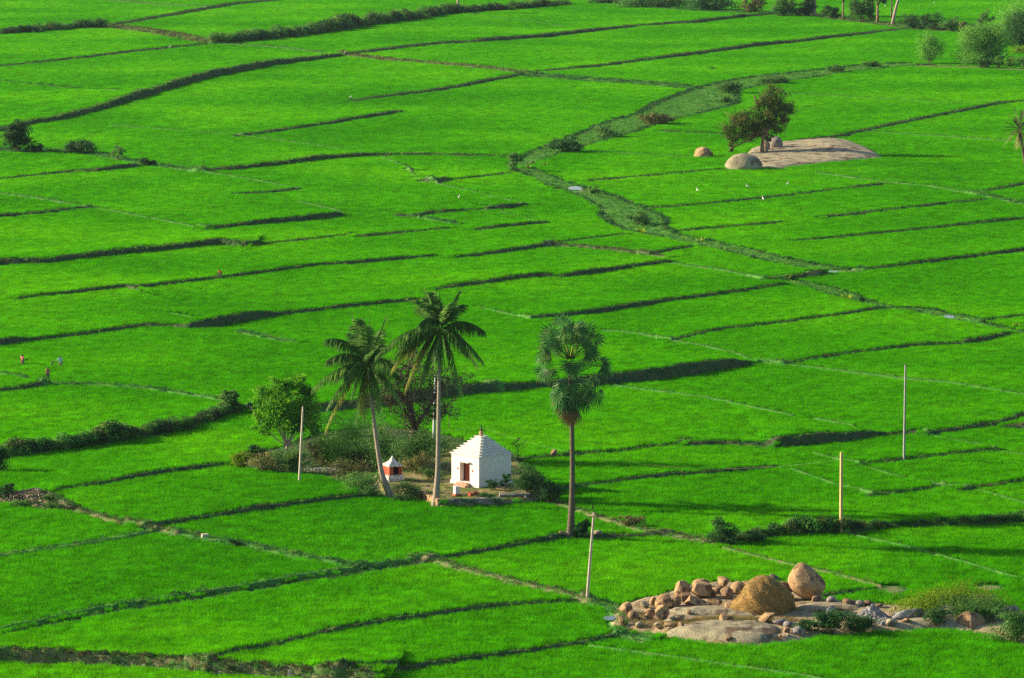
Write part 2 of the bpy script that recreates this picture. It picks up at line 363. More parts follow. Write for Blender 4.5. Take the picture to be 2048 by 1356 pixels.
c = mix(n, l, att(n, 'bank'), cg, cb); c = mix(n, l, att(n, 'grass'), c, cl); c = mix(n, l, att(n, 'dry'), c, cd)
c = mix(n, l, att(n, 'yard'), c, cy); c = mix(n, l, att(n, 'rocky'), c, cr)
l.new(c, b.inputs['Base Color']); b.inputs['Roughness'].default_value = .95; b.inputs['Specular IOR Level'].default_value = .1
_, f = noise_ramp(n, l, 4, [(0, 0, 0), (1, 1, 1)], p); bump(n, l, b, f, .6, .15)

def np_mesh(name, V, Fq, m=None):
    me = bpy.data.meshes.new(name); nv = len(V); nf = len(Fq); k = Fq.shape[1]
    me.vertices.add(nv); me.vertices.foreach_set('co', np.asarray(V, np.float32).ravel())
    me.loops.add(nf * k); me.loops.foreach_set('vertex_index', np.asarray(Fq, np.int32).ravel())
    me.polygons.add(nf); me.polygons.foreach_set('loop_start', np.arange(0, nf * k, k, dtype=np.int32))
    me.polygons.foreach_set('loop_total', np.full(nf, k, np.int32)); me.update(calc_edges=True)
    if m: me.materials.append(m)
    return me
def link(name, me, parent=None, loc=None):
    o = bpy.data.objects.new(name, me); C.objects.link(o)
    if parent: o.parent = parent
    if loc is not None: o.location = loc
    return o
def tag(o, label=None, cat=None, group=None, kind=None):
    if label: o['label'] = label
    if cat: o['category'] = cat
    if group: o['group'] = group
    if kind: o['kind'] = kind
    return o

# ------------------------------------------------------------------ ground sheet
rows = list(np.array([3600, 2600, 2100, 1800, 1600, 1500, 1440])) + list(np.arange(1400, 420, -1.0)) + list(np.arange(420, -26, -.65)) + [-30, -45, -70, -110, -170, -240, -310, -370, -405]
cols = [-9000, -4000, -1800, -900, -450, -250, -150, -100] + list(np.arange(-70, 2120, 2.9)) + [2150, 2200, 2300, 2500, 2950, 3900, 6000, 11000]
vy = (np.array(rows) - CY) / F
dy = ct - vy * st; dz = -st - vy * ct; t = -CAM_H / dz
U = (np.array(cols) - CX) / F
X = t[:, None] * U[None, :]; Y = np.repeat((dy * t)[:, None], len(cols), 1)
P = np.stack([X.ravel(), Y.ravel()], 1)
attrs = {k: np.zeros(len(P), np.float32) for k in ('bank', 'grass', 'dry', 'yard', 'rocky')}
Z = height(P, attrs)
nr, nc = X.shape
idx = np.arange(nr * nc).reshape(nr, nc)
Fq = np.stack([idx[:-1, :-1].ravel(), idx[:-1, 1:].ravel(), idx[1:, 1:].ravel(), idx[1:, :-1].ravel()], 1)
me = np_mesh('ground', np.column_stack([P, Z]), Fq, gm)
for k, v in attrs.items():
    a = me.attributes.new(k, 'FLOAT', 'POINT'); a.data.foreach_set('value', v)
me.polygons.foreach_set('use_smooth', np.ones(len(Fq), bool))
tag(link('ground', me), 'terraced green paddy land with low earth bunds', None, None, 'structure')

# ------------------------------------------------------------------ clump prototypes and scattering
def clump(name, m, blades, rad, h, wd, lean=.35, seed=1, tri=True, grid=None, droop=0):
    r = random.Random(seed); V = []; Fc = []
    spots = grid or [(r.uniform(-rad, rad), r.uniform(-rad, rad)) for _ in range(max(1, blades // 5))]
    per = max(1, blades // len(spots))
    for sx, sy in spots:
        sx += r.gauss(0, .02); sy += r.gauss(0, .02); hh = h * r.uniform(.75, 1.15)
        for _ in range(per):
            a = r.uniform(0, 6.283); ln = r.uniform(.05, lean) * hh; z = hh * r.uniform(.7, 1.05)
            wx, wy = math.cos(a + 1.57) * wd / 2, math.sin(a + 1.57) * wd / 2
            tx, ty = sx + math.cos(a) * ln, sy + math.sin(a) * ln
            i = len(V); V += [(sx - wx, sy - wy, -.05), (sx + wx, sy + wy, -.05), (tx, ty, z)]; Fc.append((i, i + 1, i + 2))
    me = bpy.data.meshes.new(name); me.from_pydata(V, [], Fc); me.materials.append(m)
    return bpy.data.objects.new(name, me)
def leafclump(name, m, nl, rad, h, ls, seed=1):
    r = random.Random(seed); V = []; Fc = []
    for _ in range(nl):
        a = r.uniform(0, 6.283); rr = rad * math.sqrt(r.random()); z = h * (1 - (rr / rad) ** 2 * .6) * r.uniform(.1, 1) ** .6
        c = Vector((math.cos(a) * rr, math.sin(a) * rr, z)); q = Euler((r.uniform(-1.2, 1.2), r.uniform(-1.2, 1.2), r.uniform(0, 6.28))).to_matrix()
        s1 = ls * r.uniform(.6, 1.3); i = len(V)
        for dx, dy_ in ((-.5, 0), (0, -.3), (.5, 0), (0, .3)): V.append(c + q @ Vector((dx * s1, dy_ * s1, 0)))
        Fc.append((i, i + 1, i + 2, i + 3))
    me = bpy.data.meshes.new(name); me.from_pydata([tuple(v) for v in V], [], Fc); me.materials.append(m)
    return bpy.data.objects.new(name, me)
def scatter(name, protos, pts, scl, which, label, seed=1):
    """one object of uncountable growth: prototypes instanced on its points"""
    col = bpy.data.collections.new(name + '_kinds')
    for i, o in enumerate(protos): o.name = '%s_kind_%02d' % (name, i); col.objects.link(o)
    me = bpy.data.meshes.new(name); me.vertices.add(len(pts)); me.vertices.foreach_set('co', np.asarray(pts, np.float32).ravel())
    r = np.random.RandomState(seed)
    for nm, ty, v in (('scl', 'FLOAT', np.asarray(scl, np.float32)), ('rot', 'FLOAT', r.uniform(0, 6.283, len(pts)).astype(np.float32)), ('which', 'INT', np.asarray(which, np.int32))):
        a = me.attributes.new(nm, ty, 'POINT'); a.data.foreach_set('value', v)
    o = link(name, me)
    ng = bpy.data.node_groups.new(name, 'GeometryNodeTree')
    ng.interface.new_socket('Geometry', in_out='INPUT', socket_type='NodeSocketGeometry'); ng.interface.new_socket('Geometry', in_out='OUTPUT', socket_type='NodeSocketGeometry')
    gi = ng.nodes.new('NodeGroupInput'); go = ng.nodes.new('NodeGroupOutput')
    ci = ng.nodes.new('GeometryNodeCollectionInfo'); ci.inputs[0].default_value = col; ci.inputs[1].default_value = True; ci.inputs[2].default_value = True
    ip = ng.nodes.new('GeometryNodeInstanceOnPoints'); ip.inputs['Pick Instance'].default_value = True
    def na(nm, ty):
        q = ng.nodes.new('GeometryNodeInputNamedAttribute'); q.data_type = ty; q.inputs[0].default_value = nm; return q.outputs[0]
    cx = ng.nodes.new('ShaderNodeCombineXYZ'); ng.links.new(na('rot', 'FLOAT'), cx.inputs[2])
    ng.links.new(gi.outputs[0], ip.inputs['Points']); ng.links.new(ci.outputs[0], ip.inputs['Instance'])
    ng.links.new(na('which', 'INT'), ip.inputs['Instance Index']); ng.links.new(cx.outputs[0], ip.inputs['Rotation'])
    ng.links.new(na('scl', 'FLOAT'), ip.inputs['Scale']); ng.links.new(ip.outputs[0], go.inputs[0])
    md = o.modifiers.new('scatter', 'NODES'); md.node_group = ng
    return tag(o, label, None, None, 'stuff')

# rice: hills of blades in patches, near and far patch sizes
def ricegrid(hw, sp): 
    k = int(round(2 * hw / sp)); return [(-hw + (i + .5) * sp, -hw + (j + .5) * sp) for i in range(k) for j in range(k)]
near = [clump('rn', M['rice'], 16 * 11, .4, RICE + .08, .035, .5, 10 + i, grid=ricegrid(.36, .18)) for i in range(7)]
far = [clump('rf', M['rice'], 36 * 7, .7, RICE + .1, .06, .5, 40 + i, grid=ricegrid(.72, .24)) for i in range(6)]
def rice_points(y0, y1, cell):
    ys = np.arange(y0, y1, cell); out = []
    r = np.random.RandomState(int(y0))
    for yy in ys:
        hwid = (1024 + 90) / F * (yy * ct + CAM_H * st) + 1
        xs = np.arange(-hwid, hwid, cell); out.append(np.stack([xs + r.uniform(-.5, .5) * cell, np.full(len(xs), yy)], 1))
    P = np.concatenate(out); P += r.uniform(-.12, .12, P.shape) * cell
    return P
def rice_mask(P):
    keep = np.ones(len(P), bool)
    wob = (fbm(P[:, 0] * .9, P[:, 1] * .9) - .5) * .5 + (fbm(P[:, 0] * .17, P[:, 1] * .17) - .5) * 1.1
    for q in dl:
        x0, y0, x1, y1 = q.bb
        m = np.nonzero((P[:, 0] > x0 - 2) & (P[:, 0] < x1 + 2) & (P[:, 1] > y0 - 2) & (P[:, 1] < y1 + 8))[0]
        if not len(m): continue
        sd, par, ov = seg_dist(P[m], q.pts); h = np.interp(par, np.arange(len(q.h)), q.h) * (.72 + .56 * fbm(P[m, 0] * .33, P[m, 1] * .12)); sd = sd + wob[m] * q.wob
        fw = np.maximum(.7 * h + .12, q.fwm); cw = .38 + q.fwm * .4
        keep[m[(sd > -.02) & (sd < fw + cw - .08) & (ov < .1)]] = False
    for q in ll:
        x0, y0, x1, y1 = q.bb
        m = np.nonzero((P[:, 0] > x0 - 4) & (P[:, 0] < x1 + 4) & (P[:, 1] > y0 - 8) & (P[:, 1] < y1 + 8))[0]
        if not len(m): continue
        sd, par, ov = seg_dist(P[m], q.pts); hw = np.interp(par, np.arange(len(q.hw)), q.hw)
        keep[m[(np.abs(sd + wob[m] * min(.5, float(q.hw.mean()) * .3)) < hw + .12) & (ov < .3)]] = False
    for k, pl in areas.items(): keep &= ~in_poly(P, pl)
    for (px, py, wx, wy) in ((1785, 1176, 38, 11), (1980, 1172, 36, 9), (1430, 136, 10, 3)):     # bare muddy patches in the crop
        c = unproj(px, py, .2); s = S(py); keep &= ((P[:, 0] - c[0]) * s / wx) ** 2 + ((P[:, 1] - c[1]) * s * CAM_H / c[1] / wy) ** 2 > 1
    keep &= vnoise(P[:, 0] * .35 + 50, P[:, 1] * .35) + .4 * vnoise(P[:, 0] * 1.7, P[:, 1] * 1.7 + 9) > .085
    return keep
YN, YM, YF = 300, 640, 1420
for nm, a, b_, cell, protos, lab in (('rice_crop', YN, YM, .66, near, 'dense bright green young rice filling the nearer terraced fields'), ('rice_crop', YM, YF, 1.3, far, 'bright green rice of the distant fields beyond the boulder outcrop')):
    P = rice_points(a, b_, cell); P = P[rice_mask(P)]; z = height(P)
    r = np.random.RandomState(5)
    hvar = .72 + .4 * fbm(P[:, 0] / 9 + 30, P[:, 1] / 9) + .22 * fbm(P[:, 0] / 1.6, P[:, 1] / 2.2)
    scatter(nm, protos, np.column_stack([P, z]), hvar * r.uniform(.9, 1.1, len(P)), r.randint(0, len(protos), len(P)), lab)

# bund and bank growth
gk = [clump('g0', M['bgrass'], 26, .22, .30, .03, .8, 70), clump('g1', M['bgrass'], 22, .2, .22, .035, 1.1, 71), clump('g2', M['lush'], 24, .22, .32, .035, .8, 72),
      clump('g3', M['dryg'], 22, .22, .28, .03, 1.0, 73), clump('g4', M['dryg'], 18, .2, .18, .03, 1.2, 74), leafclump('g5', M['lush'], 26, .24, .26, .12, 75),
      leafclump('g6', M['darkveg'], 46, .34, .34, .13, 76), leafclump('g7', M['brownveg'], 46, .34, .34, .11, 77), clump('g8', M['darkveg'], 26, .26, .34, .03, .8, 78), leafclump('g9', M['bgrass'], 30, .26, .24, .1, 79)]
pts, scl, wh = [], [], []
hp, hs_, hw_ = [], [], []
r = random.Random(11)
MIX = {'grass': [0,0,1,2,9,3], 'dark': [8,2,0], 'dry': [3,3,4,0,1,9,7], 'weed': [0,1,2,5,9,9,2,6], 'ditch': [8,8,2,0,6], 'dryweed': [3,4,0,1,9,2,7,5], 'soil': [4,4,3], 'canal': [0,1,1,2,9,9,5,0,1,0,1,9,1]}
def along(q, step):
    for i in range(len(q.pts) - 1):
        a, b2 = q.pts[i], q.pts[i + 1]; d = b2 - a; ln = math.hypot(*d); nrm = np.array([-d[1], d[0]]) / ln
        k = max(1, int(ln / step))
        for j in range(k):
            u = (j + r.random()) / k
            yield a + d * u, nrm, i + u
for q in ll:
    st_ = .33 if q.s > 14 else .5
    for c0, nrm, par in along(q, st_):
        hw = float(np.interp(par, range(len(q.hw)), q.hw)); k = max(1, int(hw * 2 / (st_ * 1.1)))
        for j in range(k):
            if r.random() < (.7 if q.style == 'soil' else .12): continue
            o_ = r.uniform(-1, 1) * hw; big = 1.0 if q.s > 14 else 1.35
            ww = r.choice(MIX[q.style]); sc_ = r.uniform(.6, 1.3) * big
            if q.style in ('grass', 'dark'): sc_ *= .62
            if q.style == 'canal' and abs(o_) > hw * .78: ww = r.choice([8, 6, 9, 6]); sc_ *= 1.1
            if q.style == 'ditch' and abs(o_) < hw * .5: ww = 8; sc_ *= .6
            pts.append(c0 + nrm * o_); scl.append(sc_); wh.append(ww)
for q in dl:
    st_ = .4 if q.s > 14 else .6
    for c0, nrm, par in along(q, st_):
        h = float(np.interp(par, range(len(q.h)), q.h)); fw = max(.7 * h + .12, q.fwm); cw = .38 + q.fwm * .4
        big = 1.0 if q.s > 14 else 1.35
        for j in range(2):
            if r.random() < .25: continue
            pts.append(c0 + nrm * (fw + r.uniform(-.1, cw))); scl.append(r.uniform(.5, 1.0) * big); wh.append(r.choice([0, 1, 3, 2, 9, 0] if q.kind != 2 else [0, 9, 1, 3, 0]))
        for j in range(1 + int(fw * 2)):
            if r.random() < .35: continue
            pts.append(c0 + nrm * r.uniform(0, fw)); scl.append(r.uniform(.4, .9) * big); wh.append(r.choice([8, 6, 6, 7, 2, 8] if q.kind != 3 else [0, 6, 7, 3, 9, 4]))
        if q.kind == 3:
            for j in range(9): pts.append(c0 + nrm * r.uniform(-.1, fw + cw)); scl.append(r.uniform(.6, 1.2)); wh.append(r.choice([9, 7, 0, 7, 4, 9, 6, 3, 4]))
        if q.kind == 2:
            for j in range(4): pts.append(c0 + nrm * r.uniform(0, fw + cw)); scl.append(r.uniform(.6, 1.2) * big); wh.append(r.choice([9, 0, 0, 1, 3, 1, 9]))
        if q.kind == 1:
            t_ = float(np.interp(par, range(len(q.t)), q.t)) / q.s
            for j in range(3): hp.append(c0 + nrm * r.uniform(.1, fw + cw)); hs_.append(t_ * r.uniform(.55, 1.25) * (.6 + .9 * float(vnoise(c0[0:1] * .25, c0[1:2] * .25)[0]))); hw_.append(r.choice([0, 1, 2, 3, 3, 3, 1]))
for k, n_ in (('island', 420), ('yard', 2300), ('mound', 500), ('sheet', 60)):
    pl = areas[k]; mn, mx = pl.min(0), pl.max(0); c_ = 0
    PP = np.column_stack([np.random.RandomState(4).uniform(mn[0], mx[0], 60000), np.random.RandomState(5).uniform(mn[1], mx[1], 60000)]); PP = PP[in_poly(PP, pl)][:n_]
    sd, _, _ = seg_dist(PP, np.vstack([pl, pl[:1]]))
    for (x, y), s_ in zip(PP, np.abs(sd)):
        if k == 'island' and s_ > 1.2 and r.random() < .75: continue
        if k == 'sheet' and s_ > 1.0: continue
        pts.append(np.array([x, y])); scl.append(r.uniform(.5, 1.2)); wh.append(r.choice({'island': [3, 4, 0, 1, 3], 'yard': [0, 1, 3, 4, 1, 9], 'mound': [0, 3, 6, 9, 1], 'sheet': [0, 1, 3]}[k]))
P = np.array(pts); kp = np.ones(len(P), bool)
POOLS = [(1151, 378, 15, 4, 'small bright pool in the upper stream'), (1667, 548, 16, 4.5, 'pale water pool where the stream crosses a bund'), (1219, 1243, 13, 5, 'puddle at the left tip of the rock heap'), (1898, 634, 12, 3.5, 'small glint of water in the lower stream'), (1122, 318, 9, 3, 'sliver of water under the stream bank bush')]
for px_, py_, wx_, wy_, _l in POOLS:
    c_ = ground(px_, py_); s_ = S(py_); kp &= ((P[:, 0] - c_[0]) * s_ / (wx_ + 3)) ** 2 + ((P[:, 1] - c_[1] + .8) * s_ * CAM_H / c_[1] / (wy_ + 3)) ** 2 > 1
for px_, py_, wx_, wy_ in ((1695, 541, 22, 3), (1620, 549, 22, 3), (1165, 378, 10, 3), (1070, 322, 14, 4)):
    c_ = ground(px_, py_); s_ = S(py_); kp &= (((P[:, 0] - c_[0]) * s_ / wx_) ** 2 + ((P[:, 1] - c_[1]) * s_ * CAM_H / c_[1] / wy_) ** 2 > 1) | (np.arange(len(P)) % 4 == 0)
P = P[kp]; scl = np.array(scl)[kp]; wh = np.array(wh)[kp]
scatter('bund_grass', gk, np.column_stack([P, height(P) - .02]), scl, wh, 'tufts of light and dry grass growing on bunds and ditch sides')
hk = [leafclump('h0', M['darkveg'], 300, .62, 1.0, .15, 81), leafclump('h1', M['darkveg'], 260, .6, .8, .12, 82), leafclump('h2', M['brownveg'], 260, .6, .9, .11, 83), leafclump('h3', M['bgrass'], 240, .6, .85, .12, 84)]
P = np.array(hp); scatter('bank_scrub', hk, np.column_stack([P, height(P) - .05]), hs_, hw_, 'continuous dark scrubby growth along the larger field banks')


# ================================================================== object helpers
class MB:
    def __init__(s): s.v = []; s.f = []
    def add(s, V, Fc):
        k = len(s.v); s.v += [tuple(x) for x in V]; s.f += [tuple(i + k for i in f) for f in Fc]; return s
    def box(s, c, d, rz=0, taper=1.0, tilt=None):
        x, y, z = d[0] / 2, d[1] / 2, d[2] / 2; V = []
        for sz, tp in ((-1, 1), (1, taper)):
            for sx, sy in ((-1, -1), (1, -1), (1, 1), (-1, 1)): V.append(Vector((sx * x * tp, sy * y * tp, sz * z)))
        m = Matrix.Rotation(rz, 3, 'Z')
        if tilt: m = Euler(tilt).to_matrix()
        V = [m @ v + Vector(c) for v in V]
        return s.add(V, [(3, 2, 1, 0), (4, 5, 6, 7), (0, 1, 5, 4), (1, 2, 6, 5), (2, 3, 7, 6), (3, 0, 4, 7)])
    def tube(s, pts, rad, sides=8, cap=True):
        pts = [Vector(p) for p in pts]; V = []; n = len(pts)
        ref = Vector((.37, .91, .13))
        for i, p in enumerate(pts):
            t = (pts[min(n - 1, i + 1)] - pts[max(0, i - 1)]).normalized()
            a = t.cross(ref).normalized(); b_ = t.cross(a); r_ = rad[i] if hasattr(rad, '__len__') else rad
            for k in range(sides):
                an = 6.2832 * k / sides; V.append(p + a * math.cos(an) * r_ + b_ * math.sin(an) * r_)
        Fc = [(i * sides + k, i * sides + (k + 1) % sides, (i + 1) * sides + (k + 1) % sides, (i + 1) * sides + k) for i in range(n - 1) for k in range(sides)]
        if cap: Fc += [tuple(range(sides - 1, -1, -1)), tuple((n - 1) * sides + k for k in range(sides))]
        return s.add(V, Fc)
    def lathe(s, prof, c=(0, 0, 0), sides=16):
        V = []; n = len(prof)
        for r_, z in prof:
            for k in range(sides): V.append((c[0] + r_ * math.cos(6.2832 * k / sides), c[1] + r_ * math.sin(6.2832 * k / sides), c[2] + z))
        return s.add(V, [(i * sides + k, i * sides + (k + 1) % sides, (i + 1) * sides + (k + 1) % sides, (i + 1) * sides + k) for i in range(n - 1) for k in range(sides)] + [tuple(range(sides - 1, -1, -1)), tuple((n - 1) * sides + k for k in range(sides))])
    def build(s, name, m, parent=None, loc=None, smooth=False, bevel=0, label=None):
        me = bpy.data.meshes.new(name); me.from_pydata(s.v, [], s.f); me.update()
        if m: me.materials.append(m)
        if smooth: me.polygons.foreach_set('use_smooth', [True] * len(me.polygons))
        o = link(name, me, parent, loc)
        if bevel:
            b = o.modifiers.new('bevel', 'BEVEL'); b.width = bevel; b.segments = 2; b.limit_method = 'ANGLE'
        if label: o['label'] = label
        return o
def thing(name, loc, label, cat, group=None, rz=0):
    o = bpy.data.objects.new(name, None); C.objects.link(o); o.location = loc; o.rotation_euler = (0, 0, rz); o.empty_display_size = .2
    return tag(o, label, cat, group)
def bez(a, b, c, n=8): return [a * (1 - t) ** 2 + b * 2 * t * (1 - t) + c * t * t for t in [i / n for i in range(n + 1)]]

M['white'] = None
m_, n, l, b = mat('whitewash'); v = objnode(n)
c1, f1 = noise_ramp(n, l, 2.2, [(.66, .64, .60), (.74, .73, .70), (.78, .77, .75)], v)
mp = n.new('ShaderNodeMapping'); mp.inputs['Scale'].default_value = (3.2, 3.2, .28); l.new(v, mp.inputs[0])
c2, f2 = noise_ramp(n, l, 2.4, [(.50, .48, .42), (.9, .9, .88), (1, 1, 1)], mp.outputs[0], pos=[.28, .42, .6])
l.new(mix(n, l, .55, c1, c2, 'MULTIPLY'), b.inputs['Base Color']); b.inputs['Roughness'].default_value = .9; b.inputs['Specular IOR Level'].default_value = .15
bump(n, l, b, f1, .3, .03); M['white'] = m_
M['oldwhite'] = simple('flaking_whitewash', [(.18, .16, .14), (.45, .42, .38), (.75, .73, .70), (.78, .76, .72)], 5, bmp=.5)
M['redp'] = simple('red_brick_paint', [(.30, .055, .03), (.42, .085, .045), (.48, .11, .06)], 3)
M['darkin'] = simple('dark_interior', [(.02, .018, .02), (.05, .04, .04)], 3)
M['woodred'] = simple('red_brown_painted_wood', [(.22, .05, .03), (.34, .09, .05)], 6, rough=.6)
M['pinkstone'] = simple('pink_step_stone', [(.42, .24, .17), (.55, .34, .25)], 3, bmp=.3)
M['darkmetal'] = simple('dark_metal', [(.02, .025, .03), (.05, .05, .05)], 9, rough=.5)
M['concrete'] = simple('weathered_concrete', [(.38, .33, .27), (.50, .44, .37), (.42, .38, .33)], 2, bmp=.2)
M['paleconcrete'] = simple('pale_grey_concrete', [(.36, .38, .38), (.50, .52, .52)], 2, bmp=.2)
M['tanconcrete'] = simple('yellowish_concrete', [(.50, .34, .16), (.62, .44, .23)], 2, bmp=.2)
M['palmbark'] = simple('palm_bark', [(.20, .16, .13), (.34, .29, .24), (.26, .21, .17)], 3, bmp=.6)
M['darkbark'] = simple('dark_bark', [(.065, .055, .042), (.14, .115, .085), (.09, .08, .06)], 4, bmp=.7)
M['palebark'] = simple('pale_bark', [(.22, .17, .13), (.44, .36, .29), (.34, .27, .20)], 4, bmp=.5)
M['brownbark'] = simple('brown_bark', [(.15, .10, .07), (.28, .19, .13), (.20, .14, .10)], 4, bmp=.5)
def rockmat(name, cols, dark, scale=.9):
    m, n, l, b = mat(name); v = objnode(n)
    c, f = noise_ramp(n, l, scale, cols, v, detail=9, rough=.65)
    c2, _ = noise_ramp(n, l, 6, [(.72, .72, .72), (1.1, 1.1, 1.1)], v, detail=4)
    c = mix(n, l, 1.0, c, c2, 'MULTIPLY')
    s_, fs = noise_ramp(n, l, scale * 1.1, [(0, 0, 0), (0, 0, 0), (1, 1, 1)], v, detail=4, pos=[0, .53, .62])
    vr = n.new('ShaderNodeTexVoronoi'); vr.feature = 'DISTANCE_TO_EDGE'; vr.inputs['Scale'].default_value = scale * .9; nz = n.new('ShaderNodeTexNoise'); nz.inputs['Scale'].default_value = 2.0; l.new(v, nz.inputs['Vector']); l.new(mix(n, l, .35, v, nz.outputs['Color']), vr.inputs['Vector'])
    ck = n.new('ShaderNodeMapRange'); l.new(vr.outputs['Distance'], ck.inputs[0]); ck.inputs[2].default_value = .025; ck.inputs[3].default_value = .4; ck.inputs[4].default_value = 0
    c = mix(n, l, s_, c, dark); c = mix(n, l, ck.outputs[0], c, tuple(q * .5 for q in dark)); l.new(c, b.inputs['Base Color']); b.inputs['Roughness'].default_value = .95; b.inputs['Specular IOR Level'].default_value = .15
    _, f2 = noise_ramp(n, l, 7, [(0, 0, 0), (1, 1, 1)], v, detail=8); bump(n, l, b, f2, .7, .12)
    return m
M['rock'] = rockmat('tan_granite', [(.28, .18, .095), (.46, .31, .165), (.56, .40, .23)], (.15, .10, .06))
M['rockgrey'] = rockmat('grey_granite', [(.22, .20, .19), (.34, .31, .29), (.40, .37, .34)], (.14, .13, .13))
M['rockbrown'] = rockmat('brown_granite', [(.18, .12, .075), (.30, .20, .115), (.40, .28, .165)], (.12, .09, .075))
M['rockpale'] = rockmat('pale_granite', [(.18, .17, .12), (.37, .34, .225), (.49, .45, .30)], (.13, .095, .065), .35)
M['bluegrey'] = rockmat('blue_grey_slab', [(.22, .25, .26), (.32, .34, .34)], (.2, .2, .2))
M['straw'] = simple('straw', [(.13, .085, .03), (.27, .175, .055), (.36, .25, .09)], 5, bmp=1.0, bscale=14)
M['strawb'] = leafmat('straw_stalks', [(.26, .17, .06), (.42, .28, .10)], 1.5, .15, 1.0, .3)
M['coco'] = leafmat('coconut_leaf', [(.045, .14, .03), (.085, .21, .045), (.18, .27, .07)], 1.2, 0.44, 1.4, .2, .4)
M['cocoy'] = leafmat('yellowing_leaf', [(.13, .19, .035), (.27, .27, .05), (.10, .17, .04)], 1.2, .35, 1.3, .2)
M['toddy'] = leafmat('fan_palm_leaf', [(.03, .12, .035), (.055, .17, .045), (.14, .24, .065)], 1.0, 0.39, 1.3, .2, .4)
M['toddyd'] = leafmat('dead_fan_leaf', [(.06, .06, .035), (.16, .09, .045), (.05, .07, .04)], 1.5, .15, 1.0, .3)
M['petiole'] = simple('yellow_stalk', [(.35, .33, .04), (.50, .42, .06)], 3)
M['leafgreen'] = leafmat('broad_leaf_bright', [(.035, .15, .01), (.07, .24, .012), (.17, .36, .015)], .5, 0.49, 1.5, .2, .5)
M['leafolive'] = leafmat('olive_leaf', [(.05, .13, .025), (.10, .17, .035), (.21, .17, .05)], .6, 0.39, 1.3, .2)
M['leafgrey'] = leafmat('grey_twig_leaf', [(.07, .08, .045), (.12, .13, .07), (.17, .15, .08)], .8, .15, 1.0, .3)
M['leafmid'] = leafmat('thorn_bush_leaf', [(.05, .16, .035), (.09, .22, .05), (.14, .26, .06)], .6, 0.44, 1.3, .25)
M['leafdark'] = leafmat('dark_bush_leaf', [(.022, .09, .025), (.04, .13, .035), (.08, .14, .04)], .6, 0.39, 1.3, .25)
M['leaflight'] = leafmat('feathery_leaf', [(.10, .28, .04), (.14, .36, .05), (.21, .42, .07)], .4, .35, 1.3, .2)
M['leafyel'] = leafmat('yellow_green_leaf', [(.14, .26, .015), (.22, .36, .02), (.09, .18, .02)], .6, .35, 1.3, .2)
M['leafdry'] = leafmat('dry_bush_leaf', [(.12, .17, .05), (.22, .21, .08), (.07, .16, .04)], .8, .2, 1.1, .3)
M['leafred'] = leafmat('reddish_scrub', [(.05, .10, .03), (.13, .09, .045), (.05, .12, .03), (.16, .11, .06)], .8, .15, 1.0, .3)
M['datel'] = leafmat('date_leaf', [(.06, .09, .04), (.10, .13, .06), (.16, .13, .06)], 1.2, .2, 1.2, .25)

def foliage(mb, blobs, nleaf, ls, r, hang=0.0, shell=.45):
    """leaf-sized faces spread through ellipsoidal lobes (centre, radii), gaps left by sub-clumps"""
    vols = [b_[1][0] * b_[1][1] * b_[1][2] for b_ in blobs]; tot = sum(v ** .7 for v in vols)
    for (c, rr), vol in zip(blobs, vols):
        k = max(6, int(nleaf * vol ** .7 / tot)); nsub = max(4, k // 55)
        subs = []
        for _ in range(nsub):
            d = Vector((r.gauss(0, 1), r.gauss(0, 1), r.gauss(0, 1))).normalized(); q = r.uniform(shell, 1.0)
            subs.append(Vector((c[0] + d.x * rr[0] * q, c[1] + d.y * rr[1] * q, c[2] + d.z * rr[2] * q)))
        sr = (rr[0] + rr[1] + rr[2]) / 3 * .21
        for i in range(k):
            s0 = subs[i % nsub]; p = s0 + Vector((r.gauss(0, sr), r.gauss(0, sr), r.gauss(0, sr * .75)))
            q = Euler((r.uniform(-1.4, 1.4), r.uniform(-1.4, 1.4), r.uniform(0, 6.28))).to_matrix(); s1 = ls * r.uniform(.55, 1.35)
            od = (p - s0) + (s0 - Vector(c)) * .35 + Vector((0, 0, .15 * sr))
            if od.length > 1e-4 and r.random() < .8: q = Vector((0, 0, 1)).rotation_difference(od.normalized() + Vector((r.gauss(0, .35), r.gauss(0, .35), r.gauss(0, .35)))).to_matrix() @ Matrix.Rotation(r.uniform(0, 6.28), 3, 'Z')
            if hang: p.z -= abs(r.gauss(0, hang))
            mb.add([p + q @ Vector((-.5 * s1, 0, 0)), p + q @ Vector((0, -.32 * s1, .08 * s1)), p + q @ Vector((.5 * s1, 0, 0)), p + q @ Vector((0, .32 * s1, .08 * s1))], [(0, 1, 2, 3)])
